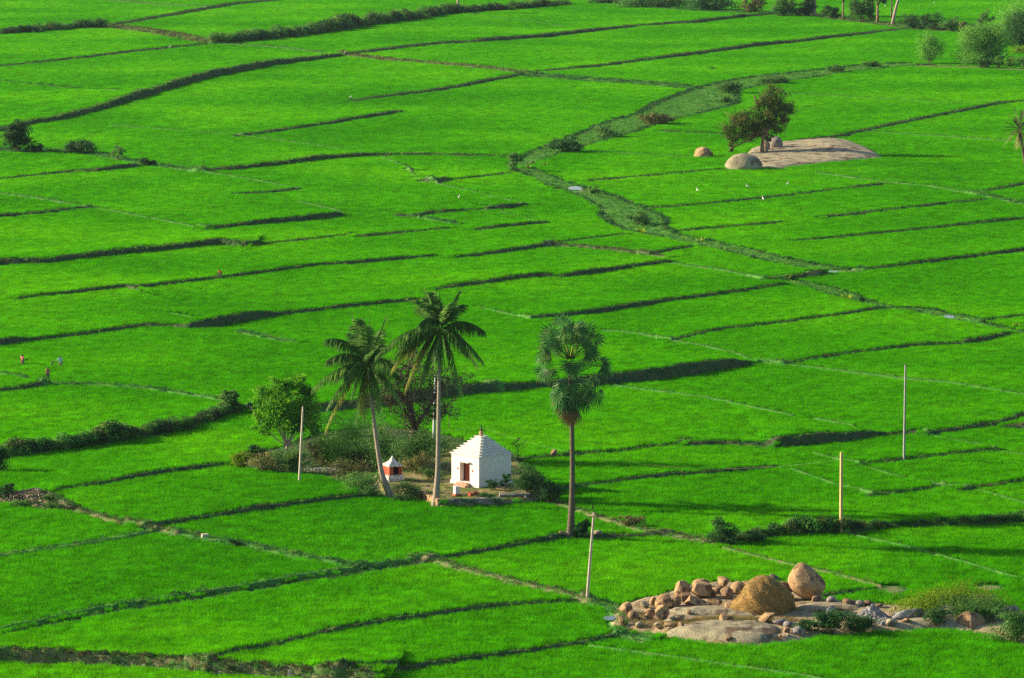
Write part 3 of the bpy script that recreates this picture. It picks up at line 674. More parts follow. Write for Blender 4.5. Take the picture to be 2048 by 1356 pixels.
def shrub(name, ext, m, label, cat='bush', n=900, ls=.16, seed=1, lobes=6, stem='brownbark', group=None, depth=None, tall=False):
    x0, y0, x1, y1 = ext; g = G((x0 + x1) / 2, y1); s = S(y1); W = (x1 - x0) / s; Hh = (y1 - y0) / s
    r = random.Random(seed); D_ = depth or W * .8
    t = thing(name, g, label, cat, group); blobs = []
    for i in range(lobes):
        a = r.uniform(0, 6.28); q = math.sqrt(r.random()) * .55; z = r.uniform(.18, .72) * Hh
        k = 1 - abs(z / Hh - .45) * .9
        rx = W * r.uniform(.2, .32); blobs.append(((math.cos(a) * q * W / 2 * k, math.sin(a) * q * D_ / 2 * k, z), (rx, rx, Hh * r.uniform(.2, .3))))
    blobs.append(((0, 0, Hh * .32), (W * .38, D_ * .38, Hh * .32)))
    mb = MB(); foliage(mb, blobs, int(n * 1.9), ls * 1.12, r, shell=.25)
    A = np.array(mb.v); lo, hi = np.percentile(A, 1.5, axis=0), np.percentile(A, 98.5, axis=0); sx = W / (hi[0] - lo[0]); sz = Hh / hi[2]; sy = D_ / (hi[1] - lo[1]); mx_ = (lo[0] + hi[0]) / 2
    C4 = A.reshape(-1, 4, 3).mean(1, keepdims=True); N4 = C4.copy(); N4[..., 0] = (C4[..., 0] - mx_) * sx; N4[..., 1] *= sy; N4[..., 2] *= sz; N4[..., 2] = np.maximum(N4[..., 2], .04)
    mb.v = [tuple(q_) for q_ in (A.reshape(-1, 4, 3) - C4 + N4).reshape(-1, 3)]; mb.build('foliage', M[m], t)
    mb = MB()
    for i in range(5):
        b_ = blobs[i % len(blobs)][0]; a = Vector((r.uniform(-.1, .1) * W, r.uniform(-.1, .1) * W, -.05)); e = Vector(b_)
        mb.tube([a, (a + e) / 2 + Vector((0, 0, .05 * Hh)), e], [.035 * W ** .5, .025 * W ** .5, .012], 5)
    mb.build('stem', M[stem], t); return t
def tree(name, base, blobs_px, m, bark, label, n=4000, ls=.25, seed=1, trunk_r=.3, fork=.35, hang=0.0, cat='tree', group=None, lean=(0, 0), shell=.45, ysq=1.0):
    """blobs_px: (px, py, half width px, half height px, depth offset m)"""
    g = G(*base); s = S(base[1]); r = random.Random(seed); t = thing(name, g, label, cat, group)
    blobs = []
    for (bx, by, rx, ry, dp) in blobs_px:
        p = at_y(bx, by, g.y + dp) - g; blobs.append(((p.x, p.y, p.z), (rx / s, (rx + ry) / 2 / s * ysq, ry / s)))
    mb = MB(); foliage(mb, blobs, n, ls, r, hang, shell); mb.build('crown', M[m], t)
    top = max(b_[0][2] for b_ in blobs); low = min(b_[0][2] - b_[1][2] for b_ in blobs)
    f = Vector((lean[0], lean[1], max(.5, top * fork))); mb = MB()
    mb.tube([(0, 0, -.3), (lean[0] * .25, lean[1] * .3, f.z * .35), (lean[0] * .6, lean[1] * .6, f.z * .7), f], [trunk_r * 1.35, trunk_r, trunk_r * .85, trunk_r * .75], 10)
    for b_ in blobs:
        e = Vector(b_[0]); mid = (f + e) / 2 + Vector((r.uniform(-.3, .3), r.uniform(-.3, .3), -.05 * (e - f).length))
        pts = bez(f - Vector((0, 0, .1)), mid, e, 6); mb.tube(pts, [trunk_r * .6 * (1 - .13 * i) for i in range(7)], 7)
        for k in range(4):
            d = Vector((r.gauss(0, 1) * b_[1][0], r.gauss(0, 1) * b_[1][1], r.gauss(.3, .8) * b_[1][2])) * .7
            q = pts[r.randint(3, 5)]; mb.tube([q, q + d * .5 + Vector((0, 0, .1)), e + d], [trunk_r * .22, trunk_r * .14, trunk_r * .05], 5)
    mb.build('trunk', M[bark], t, smooth=True); return t

# ================================================================== shrine
def yawed(o, be): o.rotation_euler = (0, 0, be)
be = R(41); a_ = 4.0
p = G(958, 976); base = Vector((p.x, p.y, 0)) + Matrix.Rotation(be, 3, 'Z') @ Vector((a_ / 2, a_ / 2, 0)); base.z = p.z - .05
T = thing('shrine', base, 'square whitewashed shrine with a stepped pyramid roof and red door', 'shrine', rz=be)
h0, wh_, hw = .38, 2.4, a_ / 2
MB().box((0, 0, h0 / 2 - .3), (a_ + .24, a_ + .24, h0 + .6), taper=.985).build('plinth', M['white'], T, bevel=.04)
mb = MB(); dw, dh, th = 1.25, 1.82, .38; zc = h0 + wh_ / 2; off = .04
mb.box((th / 2, -hw + th / 2, zc), (a_ - th, th, wh_)); mb.box((th / 2, hw - th / 2, zc), (a_ - th, th, wh_)); mb.box((hw - th / 2, 0, zc), (th, a_ - 2 * th, wh_))
L1 = hw - dw / 2 - off; L2 = hw - dw / 2 + off
mb.box((-hw + th / 2, -hw + L2 / 2, zc), (th, L2, wh_)); mb.box((-hw + th / 2, hw - L1 / 2, zc), (th, L1, wh_))
mb.box((-hw + th / 2, off, h0 + dh + (wh_ - dh) / 2), (th, dw, wh_ - dh)); mb.build('wall', M['white'], T, bevel=.015)
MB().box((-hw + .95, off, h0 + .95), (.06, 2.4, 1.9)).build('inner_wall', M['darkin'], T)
fr = MB(); xx = -hw + .5; fr.box((xx, off - dw / 2 + .07, h0 + dh / 2), (.14, .14, dh)); fr.box((xx, off + dw / 2 - .40, h0 + dh / 2), (.14, .14, dh)); fr.box((xx, off - .16, h0 + dh - .15), (.14, dw - .34, .14)); fr.box((xx + .01, off + dw / 2 - .15, h0 + dh / 2), (.06, .36, dh))
df = fr.build('door_frame', M['woodred'], T)
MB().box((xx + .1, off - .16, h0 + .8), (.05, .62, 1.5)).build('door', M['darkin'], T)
for yy in (-1, 1): MB().box((-hw - .005, off + yy * (dw / 2 + .03), h0 + dh / 2), (.05, .055, dh)).build('door_trim', M['woodred'], T)
MB().box((-hw - .13, off, h0 + dh + .09), (.32, dw + .34, .12)).build('lintel', M['white'], T, bevel=.02)
mb = MB(); mb.box((-hw - .3, off - .1, .22), (.5, 1.5, .26)); mb.box((-hw - .66, off - .25, .06), (.55, 1.7, .24)); mb.build('doorstep', M['pinkstone'], T, bevel=.03)
for yy in (-1.12, 1.02): MB().box((-hw - .012, off + yy, h0 + 1.15), (.03, .16, .2)).build('lamp_niche', M['woodred'], T)
mb = MB(); z = h0 + wh_; k = 8
for i in range(k):
    wd = a_ + .12 - (a_ - .28) * (i / (k - .0)); hh = .225 if i else .19
    mb.box((0, 0, z + hh / 2), (wd - .1, wd - .1, hh - .002), taper=.96); mb.box((0, 0, z + hh - .045), (wd + .12, wd + .12, .085)); z += hh
mb.build('roof', M['white'], T, bevel=.012)
MB().lathe([(.14, 0), (.2, .05), (.13, .1), (.19, .2), (.22, .3), (.17, .42), (.09, .46)], (0, 0, z), 14).build('roof_pot', M['pinkstone'], T, smooth=True)
MB().lathe([(.1, 0), (.13, .04), (.07, .1), (.1, .18), (.05, .25), (.07, .32), (.035, .4), (.045, .46), (.008, .68)], (0, 0, z + .46), 12).build('finial', M['darkmetal'], T, smooth=True)
# small shrine
be2 = R(28); q = 1.32; p = G(779, 963.5); base = Vector((p.x, p.y, 0)) + Matrix.Rotation(be2, 3, 'Z') @ Vector((q / 2, q / 2, 0)); base.z = p.z - .03
T = thing('small_shrine', base, 'little red box shrine with white pointed roof on a flaking white base', 'shrine', rz=be2)
MB().box((0, 0, .28), (q + .42, q + .42, .66), taper=.9).build('base', M['oldwhite'], T, bevel=.03)
mb = MB(); t_ = .14; zc = .6 + .42
mb.box((-q / 2 + t_ / 2, 0, zc), (t_, q, .84)); mb.box((q / 2 - t_ / 2, 0, zc), (t_, q, .84)); mb.box((0, q / 2 - t_ / 2, zc), (q - 2 * t_, t_, .84)); mb.box((-.36, -q / 2 + .08, zc), (.26, .1, .84)); mb.box((.42, -q / 2 + .08, zc), (.14, .1, .84)); mb.box((0, -q / 2 + .08, zc + .38), (q - 2 * t_, .1, .08))
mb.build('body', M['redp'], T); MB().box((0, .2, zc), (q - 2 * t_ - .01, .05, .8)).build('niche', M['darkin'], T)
mb = MB(); mb.box((0, 0, 1.5), (q + .16, q + .16, .16))
pr = [(.73, 0), (.5, .14), (.28, .33), (.13, .58), (.03, .8)]
for (r0, z0), (r1, z1) in zip(pr, pr[1:]):
    mb.add([(sx * r0, sy * r0, 1.58 + z0) for sx, sy in ((-1, -1), (1, -1), (1, 1), (-1, 1))] + [(sx * r1, sy * r1, 1.58 + z1) for sx, sy in ((-1, -1), (1, -1), (1, 1), (-1, 1))], [(0, 1, 5, 4), (1, 2, 6, 5), (2, 3, 7, 6), (3, 0, 4, 7), (4, 5, 6, 7)])
mb.build('roof', M['oldwhite'], T, bevel=.01)
# pedestals in front of the shrine
p = G(913, 991); T = thing('pedestal', p, 'small white block pedestal on a red foot in front of the shrine', 'pedestal', rz=R(30))
MB().box((0, 0, .5), (.5, .5, .75), taper=.92).build('block', M['white'], T, bevel=.03); MB().box((0, 0, .05), (.62, .62, .22)).build('foot', M['redp'], T, bevel=.02)
p = G(947, 991); T = thing('brick_platform', p, 'low red brick platform on the stone terrace edge', 'platform', rz=R(30))
mb = MB(); mb.box((0, 0, .12), (1.0, .55, .34)); mb.build('bricks', M['redp'], T, bevel=.02); MB().box((.05, 0, .33), (.5, .3, .1), rz=.4).build('coping', M['rock'], T, bevel=.02)

# ================================================================== rocks
def rock_mesh(name, m, dims, seed, ang=.5, sub=3, flat=0.0):
    r = random.Random(seed); ang = min(1.0, ang + .2) if ang > .16 else ang; bm = bmesh.new(); bmesh.ops.create_icosphere(bm, subdivisions=max(3, sub), radius=1)
    planes = []
    for _ in range(int(6 + ang * 12)):
        d = Vector((r.gauss(0, 1), r.gauss(0, 1), r.gauss(0, .8))).normalized(); planes.append((d, r.uniform(1 - ang * .72, 1 - ang * .2)))
    ph = r.uniform(0, 60)
    for v in bm.verts:
        co = v.co.copy(); d = co.normalized()
        n_ = math.sin(d.x * 2.1 + ph) * math.sin(d.y * 2.4 + ph * 1.3) * math.sin(d.z * 2.2 + ph * .7); n2 = math.sin(d.x * 6 + ph) * math.sin(d.y * 7 + ph) * math.sin(d.z * 6.5)
        co = d * (1 + (.04 + .12 * ang) * n_ + .09 * ang * n2 + r.uniform(-.008, .008))
        for pd, k in planes:
            e = co.dot(pd) - k
            if e > 0: co -= pd * e * .93
        v.co = co
    ext = [(min(v.co[i] for v in bm.verts), max(v.co[i] for v in bm.verts)) for i in range(3)]
    for v in bm.verts: v.co = Vector([((v.co[i] - ext[i][0]) / (ext[i][1] - ext[i][0]) - .5) * dims[i] for i in range(3)])
    me = bpy.data.meshes.new(name); bm.to_mesh(me); bm.free(); me.materials.append(m); me.polygons.foreach_set('use_smooth', [True] * len(me.polygons))
    try: me.set_sharp_from_angle(angle=R(32))
    except Exception: pass
    return me
_seed = [100]
def boulder(cx, by, wpx, hpx, label, m='rock', ang=.55, sub=3, rz=None, tilt=(0, 0), dep=.9, lift=0.0, name='boulder', cat='boulder', dy=0.0, group=None, sink=.12):
    _seed[0] += 1; s = S(by); W = wpx / s * 1.03; Hh = hpx / s * 1.03
    g = G(cx, by); W_ = W; dp = W * dep
    o = link(name, rock_mesh(name, M[m], (W_, dp, Hh * (1 + sink)), _seed[0], ang, sub))
    o.location = (g.x, g.y + dp * .42 + dy, g.z + lift + Hh * (.5 - sink / 2)); rr = random.Random(_seed[0])
    o.rotation_euler = (tilt[0], tilt[1], rr.uniform(-.25, .25) if rz is None else rz)
    return tag(o, label, cat, group)
def c6(x): return 1200 + x / 4.655
def d6(y): return 1080 + y / 4.655
def b6(x, y, w_, h_, label, **k): return boulder(c6(x), d6(y), w_ / 4.655, h_ / 4.655, label, **k)
def b7(x, y, w_, h_, label, **k): return boulder(1608 + x / 4.655, d6(y), w_ / 4.655, h_ / 4.655, label, **k)

# rock sheets (domes lying almost flush with the soil)
def dome(name, poly_px, hgt, m, label, res=46, bumps=.3, cat='rock outcrop', seed=1, prof=None, sinkz=.06):
    pl = wpoly(poly_px, .25); mn, mx = pl.min(0), pl.max(0); nx = res; ny = res
    X_, Y_ = np.meshgrid(np.linspace(mn[0], mx[0], nx), np.linspace(mn[1], mx[1], ny)); P_ = np.stack([X_.ravel(), Y_.ravel()], 1)
    ins = in_poly(P_, pl); sd, _, _ = seg_dist(P_, np.vstack([pl, pl[:1]])); e = np.abs(sd); W_ = max(.5, e[ins].max() if ins.any() else 1)
    k = np.where(ins, np.sqrt(np.clip(1 - (1 - np.clip(e / W_, 0, 1)) ** 2, 0, 1)), -e / W_ * 1.2)
    z = height(P_) + k * hgt * (1 + bumps * (fbm(P_[:, 0] * .5 + seed, P_[:, 1] * .5) - .5) * 2) - sinkz
    if prof is not None: z += np.where(ins, prof(P_, k), 0)
    c_ = pl.mean(0); zc = gz(*c_)
    V = np.column_stack([P_[:, 0] - c_[0], P_[:, 1] - c_[1], z - zc]); id_ = np.arange(nx * ny).reshape(ny, nx)
    Fq = np.stack([id_[:-1, :-1].ravel(), id_[:-1, 1:].ravel(), id_[1:, 1:].ravel(), id_[1:, :-1].ravel()], 1)
    keep = (k[Fq] > -.35).all(1); me = np_mesh(name, V, Fq[keep], M[m]); me.polygons.foreach_set('use_smooth', [True] * int(keep.sum()))
    return tag(link(name, me, None, (c_[0], c_[1], zc)), label, cat)
p6 = lambda L_: [(c6(x), d6(y)) for x, y in L_]
p7 = lambda L_: [(1608 + x / 4.655, d6(y)) for x, y in L_]
dome('rock_sheet', p6([(600,870),(700,910),(830,925),(1000,930),(1150,945),(1350,968),(1560,950),(1690,890),(1640,830),(1500,790),(1250,770),(1000,775),(800,815)]), .55, 'rockpale', 'broad low pale rock sheet at the front edge of the boulder heap', seed=3)
dome('rock_sheet', p6([(640,690),(830,720),(1100,722),(1300,735),(1450,735),(1440,700),(1250,660),(1000,630),(700,640)]), .4, 'rockpale', 'long pale rock ledge between the boulders and the haystack', seed=5)
dome('rock_sheet', p7([(-60,700),(100,700),(300,712),(500,680),(560,620),(400,600),(150,590),(-60,590)]), .3, 'rockpale', 'smooth pale rock sheet under the egg-shaped boulder', seed=6)
dome('rock_sheet', p7([(820,810),(1000,822),(1300,815),(1560,835),(1640,800),(1400,745),(1080,735),(900,770)]), .3, 'rockpale', 'flat tan rock below the grey slabs and yellow-green bush', seed=8)
dome('rock_sheet', p7([(1400,800),(1560,830),(1700,800),(1800,700),(1780,630),(1650,595),(1500,610),(1400,680)]), 1.0, 'rockbrown', 'large brown rock hump half covered by scrub at right', seed=9)
def upper(P_, k):
    d0 = P_ - unproj(1665, 300, .2)[:2]; d1 = P_ - unproj(1570, 300, .2)[:2]
    return .95 * np.exp(-((d0[:, 0] / 5.2) ** 2 + (d0[:, 1] / 14) ** 2)) + .3 * np.exp(-((d1[:, 0] / 4) ** 2 + (d1[:, 1] / 12) ** 2))
dome('rock_sheet', SHEET, .5, 'rockpale', 'wide whale-backed pale rock sheet under the far twin-trunk tree', res=70, prof=upper, seed=12)

b6(245,700,120,112,'round tan boulder standing highest at the left tip of the heap', ang=.3)
b6(308,752,100,88,'grey-brown ball boulder at the left tip, touching the tall round one', m='rockbrown', ang=.2)
b6(205,800,68,92,'narrow upright tan stone at the far left edge above the puddle', ang=.6)
b6(352,742,34,40,'fist-like little stone wedged right of the left-tip ball boulder', sub=2)
b6(368,826,78,58,'pale egg-shaped stone alone in the grass at the lower left of the heap', m='rockpale', ang=.2)
b6(420,640,92,62,'squat pale boulder behind the left end of the heap', m='rockpale', ang=.4)
b6(505,612,84,86,'orange-tan boulder peeping out behind the big cracked one at left', ang=.5)
b6(600,642,175,132,'big cracked orange-tan boulder in the left half of the heap', ang=.5, sub=4)
b6(712,640,90,112,'dark brown boulder in the shade right of the cracked orange one', m='rockbrown', ang=.3)
b6(575,757,152,140,'large faceted grey-tan boulder in front of the cracked orange one', ang=.75, sub=4)
b6(460,748,82,72,'brown rounded stone squeezed left of the faceted grey-tan boulder', m='rockbrown', ang=.4)
b6(470,702,118,58,'flat tan stone lying above the brown rounded stone at left', ang=.6)
b6(772,540,150,148,'big rounded tan boulder at the top left of the heap', ang=.4, sub=4)
b6(800,582,96,84,'angular rusty stone at the foot of the top left rounded boulder', m='rockbrown', ang=.7)
b6(942,450,160,78,'long low tan boulder peeping over the big square block', ang=.3)
b6(945,548,208,140,'big square-cut tan block crowning the middle of the heap', ang=.95, sub=4, rz=.5, sink=.05)
b6(1045,540,90,80,'tan stone leaning on the right side of the square block', ang=.6)
b6(892,642,195,112,'wide wedge-shaped tan boulder under the square block', ang=.8, sub=4)
b6(1080,637,150,86,'low angular brown block right of the wedge-shaped boulder', m='rockbrown', ang=.9)
b6(1155,452,112,88,'angular tan stone perched on top of the small boulder group', ang=.85, lift=.12)
b6(1066,492,52,48,'small tan stone behind and left of the perched angular stone', sub=2)
b6(1110,512,92,78,'rounded brown stone under the perched angular stone', m='rockbrown', ang=.4)
b6(1182,556,132,108,'leaning oval brown boulder at the front of the small group', m='rockbrown', ang=.35, tilt=(0, -.5))
b6(1292,512,140,116,'smooth round pinkish boulder between the small group and haystack', ang=.15, sub=4)
b6(1368,470,104,78,'tan boulder half hidden behind the haystack shoulder', ang=.5)
b6(1372,500,50,60,'small brown stone between round pinkish boulder and haystack', m='rockbrown', sub=2)
b6(1213,668,104,74,'cut tan cube of stone lying left of the haystack', ang=1.0, rz=.6, sink=.02)
b6(1318,670,92,76,'paler cut stone cube touching the haystack', ang=1.0, rz=.2, m='rockpale', sink=.02)
b6(1182,782,132,86,'brownish split stone alone on the front rock sheet', ang=.7)
b6(1450,806,86,58,'small white-faced wedge stone below the haystack', m='rockpale', ang=.9)
b6(1548,788,152,98,'large pinkish slab-sided boulder at the foot of the haystack', ang=.8, sub=4)
b6(1672,800,126,58,'flattish grey stone right of the pinkish foot boulder', m='rockgrey', ang=.5)
b6(1762,818,106,52,'grey oval stone at the edge of the dark shrubs', m='rockgrey', ang=.3)
b6(1742,868,66,52,'small tan stone below the grey oval stone', sub=2)
b6(1848,890,120,78,'blue-grey half-buried boulder at the front edge by the shrubs', m='rockgrey', ang=.3)
b6(1202,952,80,50,'dark brown stone at the very front edge of the rock sheet', m='rockbrown', ang=.4)
b6(1752,898,38,28,'pebble-sized pale stone left of the blue-grey half-buried boulder', m='rockpale', sub=2)
b6(1675,900,30,24,'pebble-sized tan stone at the right end of the front rock sheet', sub=2)
b6(640,775,104,34,'thin flat slab lying left of the front rock sheet, topmost', ang=.9, m='rockpale')
b6(652,812,118,36,'thin flat slab lying in the middle of the three at left', ang=.9)
b6(665,848,82,36,'short thick slab lowest of the three flat ones at left', ang=.9)
b6(757,832,60,62,'upright rusty stone right of the three flat slabs', m='rockbrown', ang=.8)
b6(527,812,58,42,'small white stone left of the three flat slabs', m='rockpale', sub=2)
b6(722,768,156,60,'tilted pale flagstone behind the upright rusty stone', ang=.9, tilt=(0, -.25), m='rockpale')
b6(560,835,70,26,'little flat stone below the small white stone', sub=2, ang=.8)
b6(830,700,44,52,'small pointed stone stuck upright on the left of the ledge', m='rockbrown', sub=2, ang=.9)
# egg boulder: broad above, narrow foot
def egg():
    by = 1205; s = S(by); W = 72 / s; Hh = 78 / s; me = rock_mesh('boulder', M['rock'], (W, W * .9, Hh), 777, .15, 4)
    for v in me.vertices:
        k = v.co.z / Hh + .5; f = 1.06 - .95 * max(0, k - .42) ** 1.3 - .9 * max(0, .3 - k); v.co.x = v.co.x * f + (-.28 * W * (k - .5)); v.co.y *= f
    g = G(1614, by); o = link('boulder', me, None, (g.x, g.y + W * .35, g.z + Hh * .47)); return tag(o, 'huge egg-shaped tan boulder standing on its narrow end', 'boulder')
egg()
b7(120,597,100,92,'pointed brown stone at the foot of the egg-shaped boulder', m='rockbrown', ang=.7)
b6(1680,565,200,185,'dark reddish slanting boulder behind the haystack', m='rockbrown', ang=.6, tilt=(0, .6), sub=4)
b7(260,603,92,74,'round dark stone right of the egg-shaped boulder', m='rockgrey', ang=.3)
b7(425,617,132,60,'long brown stone topped dark, left behind the rubble heap', m='rockbrown', ang=.5)
b7(522,620,82,56,'round grey stone just behind the rubble heap', m='rockgrey', ang=.2)
b7(592,612,82,46,'low grey-brown stone rightmost behind the rubble heap', m='rockbrown', ang=.3)
b7(700,632,90,32,'flat brown stone on the upper right rim of the rubble heap', m='rockbrown', ang=.5)
b7(235,715,112,88,'grey pyramid-shaped stone left of the rubble heap', m='bluegrey', ang=1.0, rz=.78)
b7(845,658,28,36,'tiny orange stone on the left end of the long grey slab', m='rock', sub=2)
b7(975,745,310,105,'long flat-faced grey slab right of the rubble heap', m='bluegrey', ang=1.0, sub=4, dep=.4, rz=.12)
b7(1132,742,80,78,'thin pale slab leaning at the right end of the long grey slab', m='rockpale', ang=.9, tilt=(0, .5), dep=.3)
b7(1350,752,200,118,'striped grey pointed block under the yellow-green bush', m='rockgrey', ang=1.0, sub=4)
b7(802,807,104,68,'pale rounded stone in front of the rubble heap', m='rockpale', ang=.3)
b7(960,790,92,54,'orange stone in front of the long grey slab', ang=.6)
b7(1535,790,150,62,'flat grey boulder right of the striped block', m='rockgrey', ang=.4)
b7(1945,682,130,62,'grey-brown boulder behind the dry bush at the right edge', m='rockgrey', ang=.3)
b7(1745,745,84,76,'upright whitish stone left of the dry bush', m='rockpale', ang=.8)
b7(190,815,130,60,'grey stone sunk among the dark shrubs below the pyramid stone', m='rockgrey', ang=.3)
b7(590,812,90,50,'small grey stone at the foot of the rubble heap', m='rockgrey', ang=.4)
b7(1920,790,60,60,'small pale stone inside the dry bush', m='rockpale', ang=.7)
# far group
boulder(1408,317,38,21,'low oval brown boulder alone in the rice left of the far tree', ang=.5, sub=4, sink=.4)
boulder(1489,342,74,32,'smooth domed beige boulder in front of the far rock sheet', m='rockpale', ang=.12, sub=4, sink=.7)
boulder(1552,302,28,28,'grey ball boulder beside the trunk of the far tree', m='rockgrey', ang=.12, sub=4)
boulder(1533,304,14,22,'orange-lit stone squeezed between trunk and ball boulder', m='rock', ang=.3)
boulder(1197,1071,18,9,'pale stone on the bund right of the fan palm', m='rockpale', ang=.4)
boulder(1107,915,13,15,'brown stone upright on the bund behind the fan palm trunk', m='rockbrown', ang=.6, name='stone', cat='stone')
boulder(691,108,7,5,'small whitish stone where two far bunds meet', m='rockpale', name='stone', cat='stone')
boulder(1123,1072,14,9,'orange-brown stone at the left foot of the fan palm', m='rock', ang=.7, name='stone', cat='stone')
boulder(622,938,9,5,'white stone among scrub left of the small shrine', m='rockpale', name='stone', cat='stone')
boulder(857,974,6,4,'lone grey stone on the trodden shrine yard', m='rockgrey', name='stone', cat='stone')
boulder(1100,1077,6,4,'tiny pale stone on the bund left of the fan palm', m='rockpale', name='stone', cat='stone', sub=2)
p = G(410, 1074); T = tag(MB().box((0, 0, .12), (.62, .5, .34), rz=.3, taper=.92).build('boundary_stone', M['concrete'], None, p, bevel=.03), 'squat square-cut stone on the weedy path at lower left', 'stone')
p = G(580, 1358); tag(MB().box((0, 0, .25), (.3, .12, .8), taper=.9).build('stone_post', M['concrete'], None, p, bevel=.02), 'short upright stone post in the bottom hedge bank', 'post')

# rubble heap and loose stones nobody could count
def heap(name, cpx, base_y, wpx, hpx, nst, sz, mats, label, dep=1.0, seed=3):
    r = random.Random(seed); s = S(base_y); g = G(cpx, base_y); mbs = MB()
    for i in range(nst):
        a = r.uniform(0, 6.28); q = r.random() ** .6; x = math.cos(a) * q * wpx / s / 2; y = math.sin(a) * q * wpx / s / 2 * dep
        z = hpx / s * max(0, 1 - q) * r.uniform(.6, 1); d = sz * r.uniform(.5, 1.4)
        mbs.box((x, y, z + d * .1 + gz(g.x + x, g.y + y + wpx / s * .4) - g.z), (d, d * r.uniform(.5, .9), d * r.uniform(.35, .8)), tilt=(r.uniform(-.6, .6), r.uniform(-.6, .6), r.uniform(0, 3)), taper=r.uniform(.5, 1))
    o = mbs.build(name, M[mats], None, (g.x, g.y + wpx / s * .4 * min(1, dep), g.z)); return tag(o, label, None, None, 'stuff')
M['rubble'] = simple('broken_granite', [(.10, .105, .11), (.21, .22, .22), (.34, .34, .34), (.28, .2, .14)], 1.6, obj=False)
M['gravel'] = simple('brownish_gravel', [(.10, .08, .06), (.20, .17, .13), (.27, .23, .18)], 1.6, obj=False)
heap('rubble', 1747, 1240, 62, 26, 900, .2, 'rubble', 'heap of broken grey stone chips on the rock island', .9)
heap('rubble', 1772, 1250, 44, 10, 260, .2, 'rubble', 'loose broken stones spilling down from the grey heap', .9, 4)
heap('gravel', 75, 1004, 150, 12, 700, .15, 'gravel', 'gravelly rubble on top of the earth mound at left', .55, 5)
heap('gravel', 645, 942, 90, 3, 200, .14, 'rubble', 'scattered pale rubble among scrub left of the small shrine', .5, 6)
heap('gravel', 760, 975, 70, 3, 120, .16, 'rubble', 'scattered stones along the yard edge by the leaning palm', .5, 7)
heap('gravel', 1135, 1073, 36, 3, 60, .2, 'rubble', 'clods and stones around the fan palm foot', .6, 8)

# dry stone retaining wall of the yard
T = thing('retaining_wall', G(878, 1008), 'rough dry stone retaining wall along the front of the shrine yard', 'wall')
r = random.Random(5)
def wallrun(a, b_, hgt, nm, lab):
    A = G(*a); B = G(*b_); A.z = gz(A.x, A.y - 1.2); B.z = gz(B.x, B.y - 1.2); d = (B - A); ln = Vector((d.x, d.y)).length; u = d / ln; mb = MB(); ang = math.atan2(d.y, d.x); z = 0
    while z < hgt:
        h = r.uniform(.14, .22); x = r.uniform(-.1, 0)
        while x < ln:
            w_ = r.uniform(.22, .55); c_ = A + u * (x + w_ / 2); 
            mb.box((c_.x - T.location.x + r.uniform(-.03, .03), c_.y - T.location.y + r.uniform(-.04, .04), A.z + (B.z - A.z) * x / ln + z + h / 2 - T.location.z - .1), (w_ * .95, .42 * r.uniform(.8, 1.1), h * .94), rz=ang + r.uniform(-.06, .06), taper=r.uniform(.9, 1)); x += w_
        z += h
    mb.build(nm, M['rock'] if lab == 'l' else M['rockgrey'], T, bevel=.02)  # right-hand runs take greyer stone: the wall's shaded side is put into the colour
wallrun((838, 992), (878, 1012), .95, 'wall_face', 'l'); wallrun((878, 1012), (1000, 1006), .9, 'wall_face', 'r'); wallrun((1000, 1006), (1062, 1002), .55, 'wall_face', 'r')
p = G(1030, 992); T2 = tag(MB().box((0, 0, .12), (2.9, .7, .22), rz=.1).build('stone_slab', M['rockgrey'], None, p, bevel=.03), 'long grey stone slab lying behind the shrine yard wall', 'slab')
p = G(1057, 1003); tag(MB().box((0, 0, .2), (.8, .5, .16), tilt=(.1, .6, .2)).build('stone_slab', M['bluegrey'], None, p, bevel=.03), 'pale slab tilted off the right end of the yard wall', 'slab')

# haystack
s = S(1236); g = G(1534, 1232); T = thing('haystack', (g.x, g.y + 2.2, g.z), 'tall golden haystack with a drooping left shoulder beside the egg boulder', 'haystack')
V = []; Fc = []; nu, nvv = 60, 34; r = random.Random(9)
for j in range(nvv + 1):
    z = j / nvv
    for i in range(nu):
        a = 6.2832 * i / nu; rad = (1 - z ** 2.6) ** .55; left = max(0, -math.cos(a)) ** 2
        rx = 2.1 * rad + left * 1.5 * max(0, (.5 - z)) * 1.6
        n_ = 1 + .09 * math.sin(a * 3 + z * 4) + .04 * math.sin(a * 9 + z * 15) + r.uniform(-.025, .025)
        sag = 1 + .12 * math.sin(z * 7)
        V.append((math.cos(a) * rx * n_ * (1 + .06 * sag) + (-.15 if z > .7 else 0) * (z - .7), math.sin(a) * 1.9 * rad * n_, z * (3.0 - .5 * max(0, math.cos(a)) * rad) - .1))
for j in range(nvv):
    for i in range(nu): Fc.append((j * nu + i, j * nu + (i + 1) % nu, (j + 1) * nu + (i + 1) % nu, (j + 1) * nu + i))
mb = MB(); mb.add(V, Fc); mb.build('stack', M['straw'], T, smooth=True)
mb = MB()
for _ in range(2600):
    j = r.randint(0, nvv - 1); i = r.randint(0, nu - 1); p = Vector(V[j * nu + i]); d = Vector((p.x, p.y, .9)).normalized(); ln = r.uniform(.12, .34)
    dn = Vector((d.x * .5 + r.gauss(0, .4), d.y * .5 + r.gauss(0, .4), -r.uniform(.1, 1))).normalized(); p = p + Vector((r.uniform(-.1, .1), r.uniform(-.1, .1), r.uniform(-.05, .08))); sd = Vector((r.gauss(0, 1), r.gauss(0, 1), r.gauss(0, .4))).normalized() * .014
    mb.add([p - sd, p + sd, p + dn * ln + d * .05], [(0, 1, 2)])
mb.build('loose_straw', M['strawb'], T)
pts_, sc2, wh2 = [], [], []
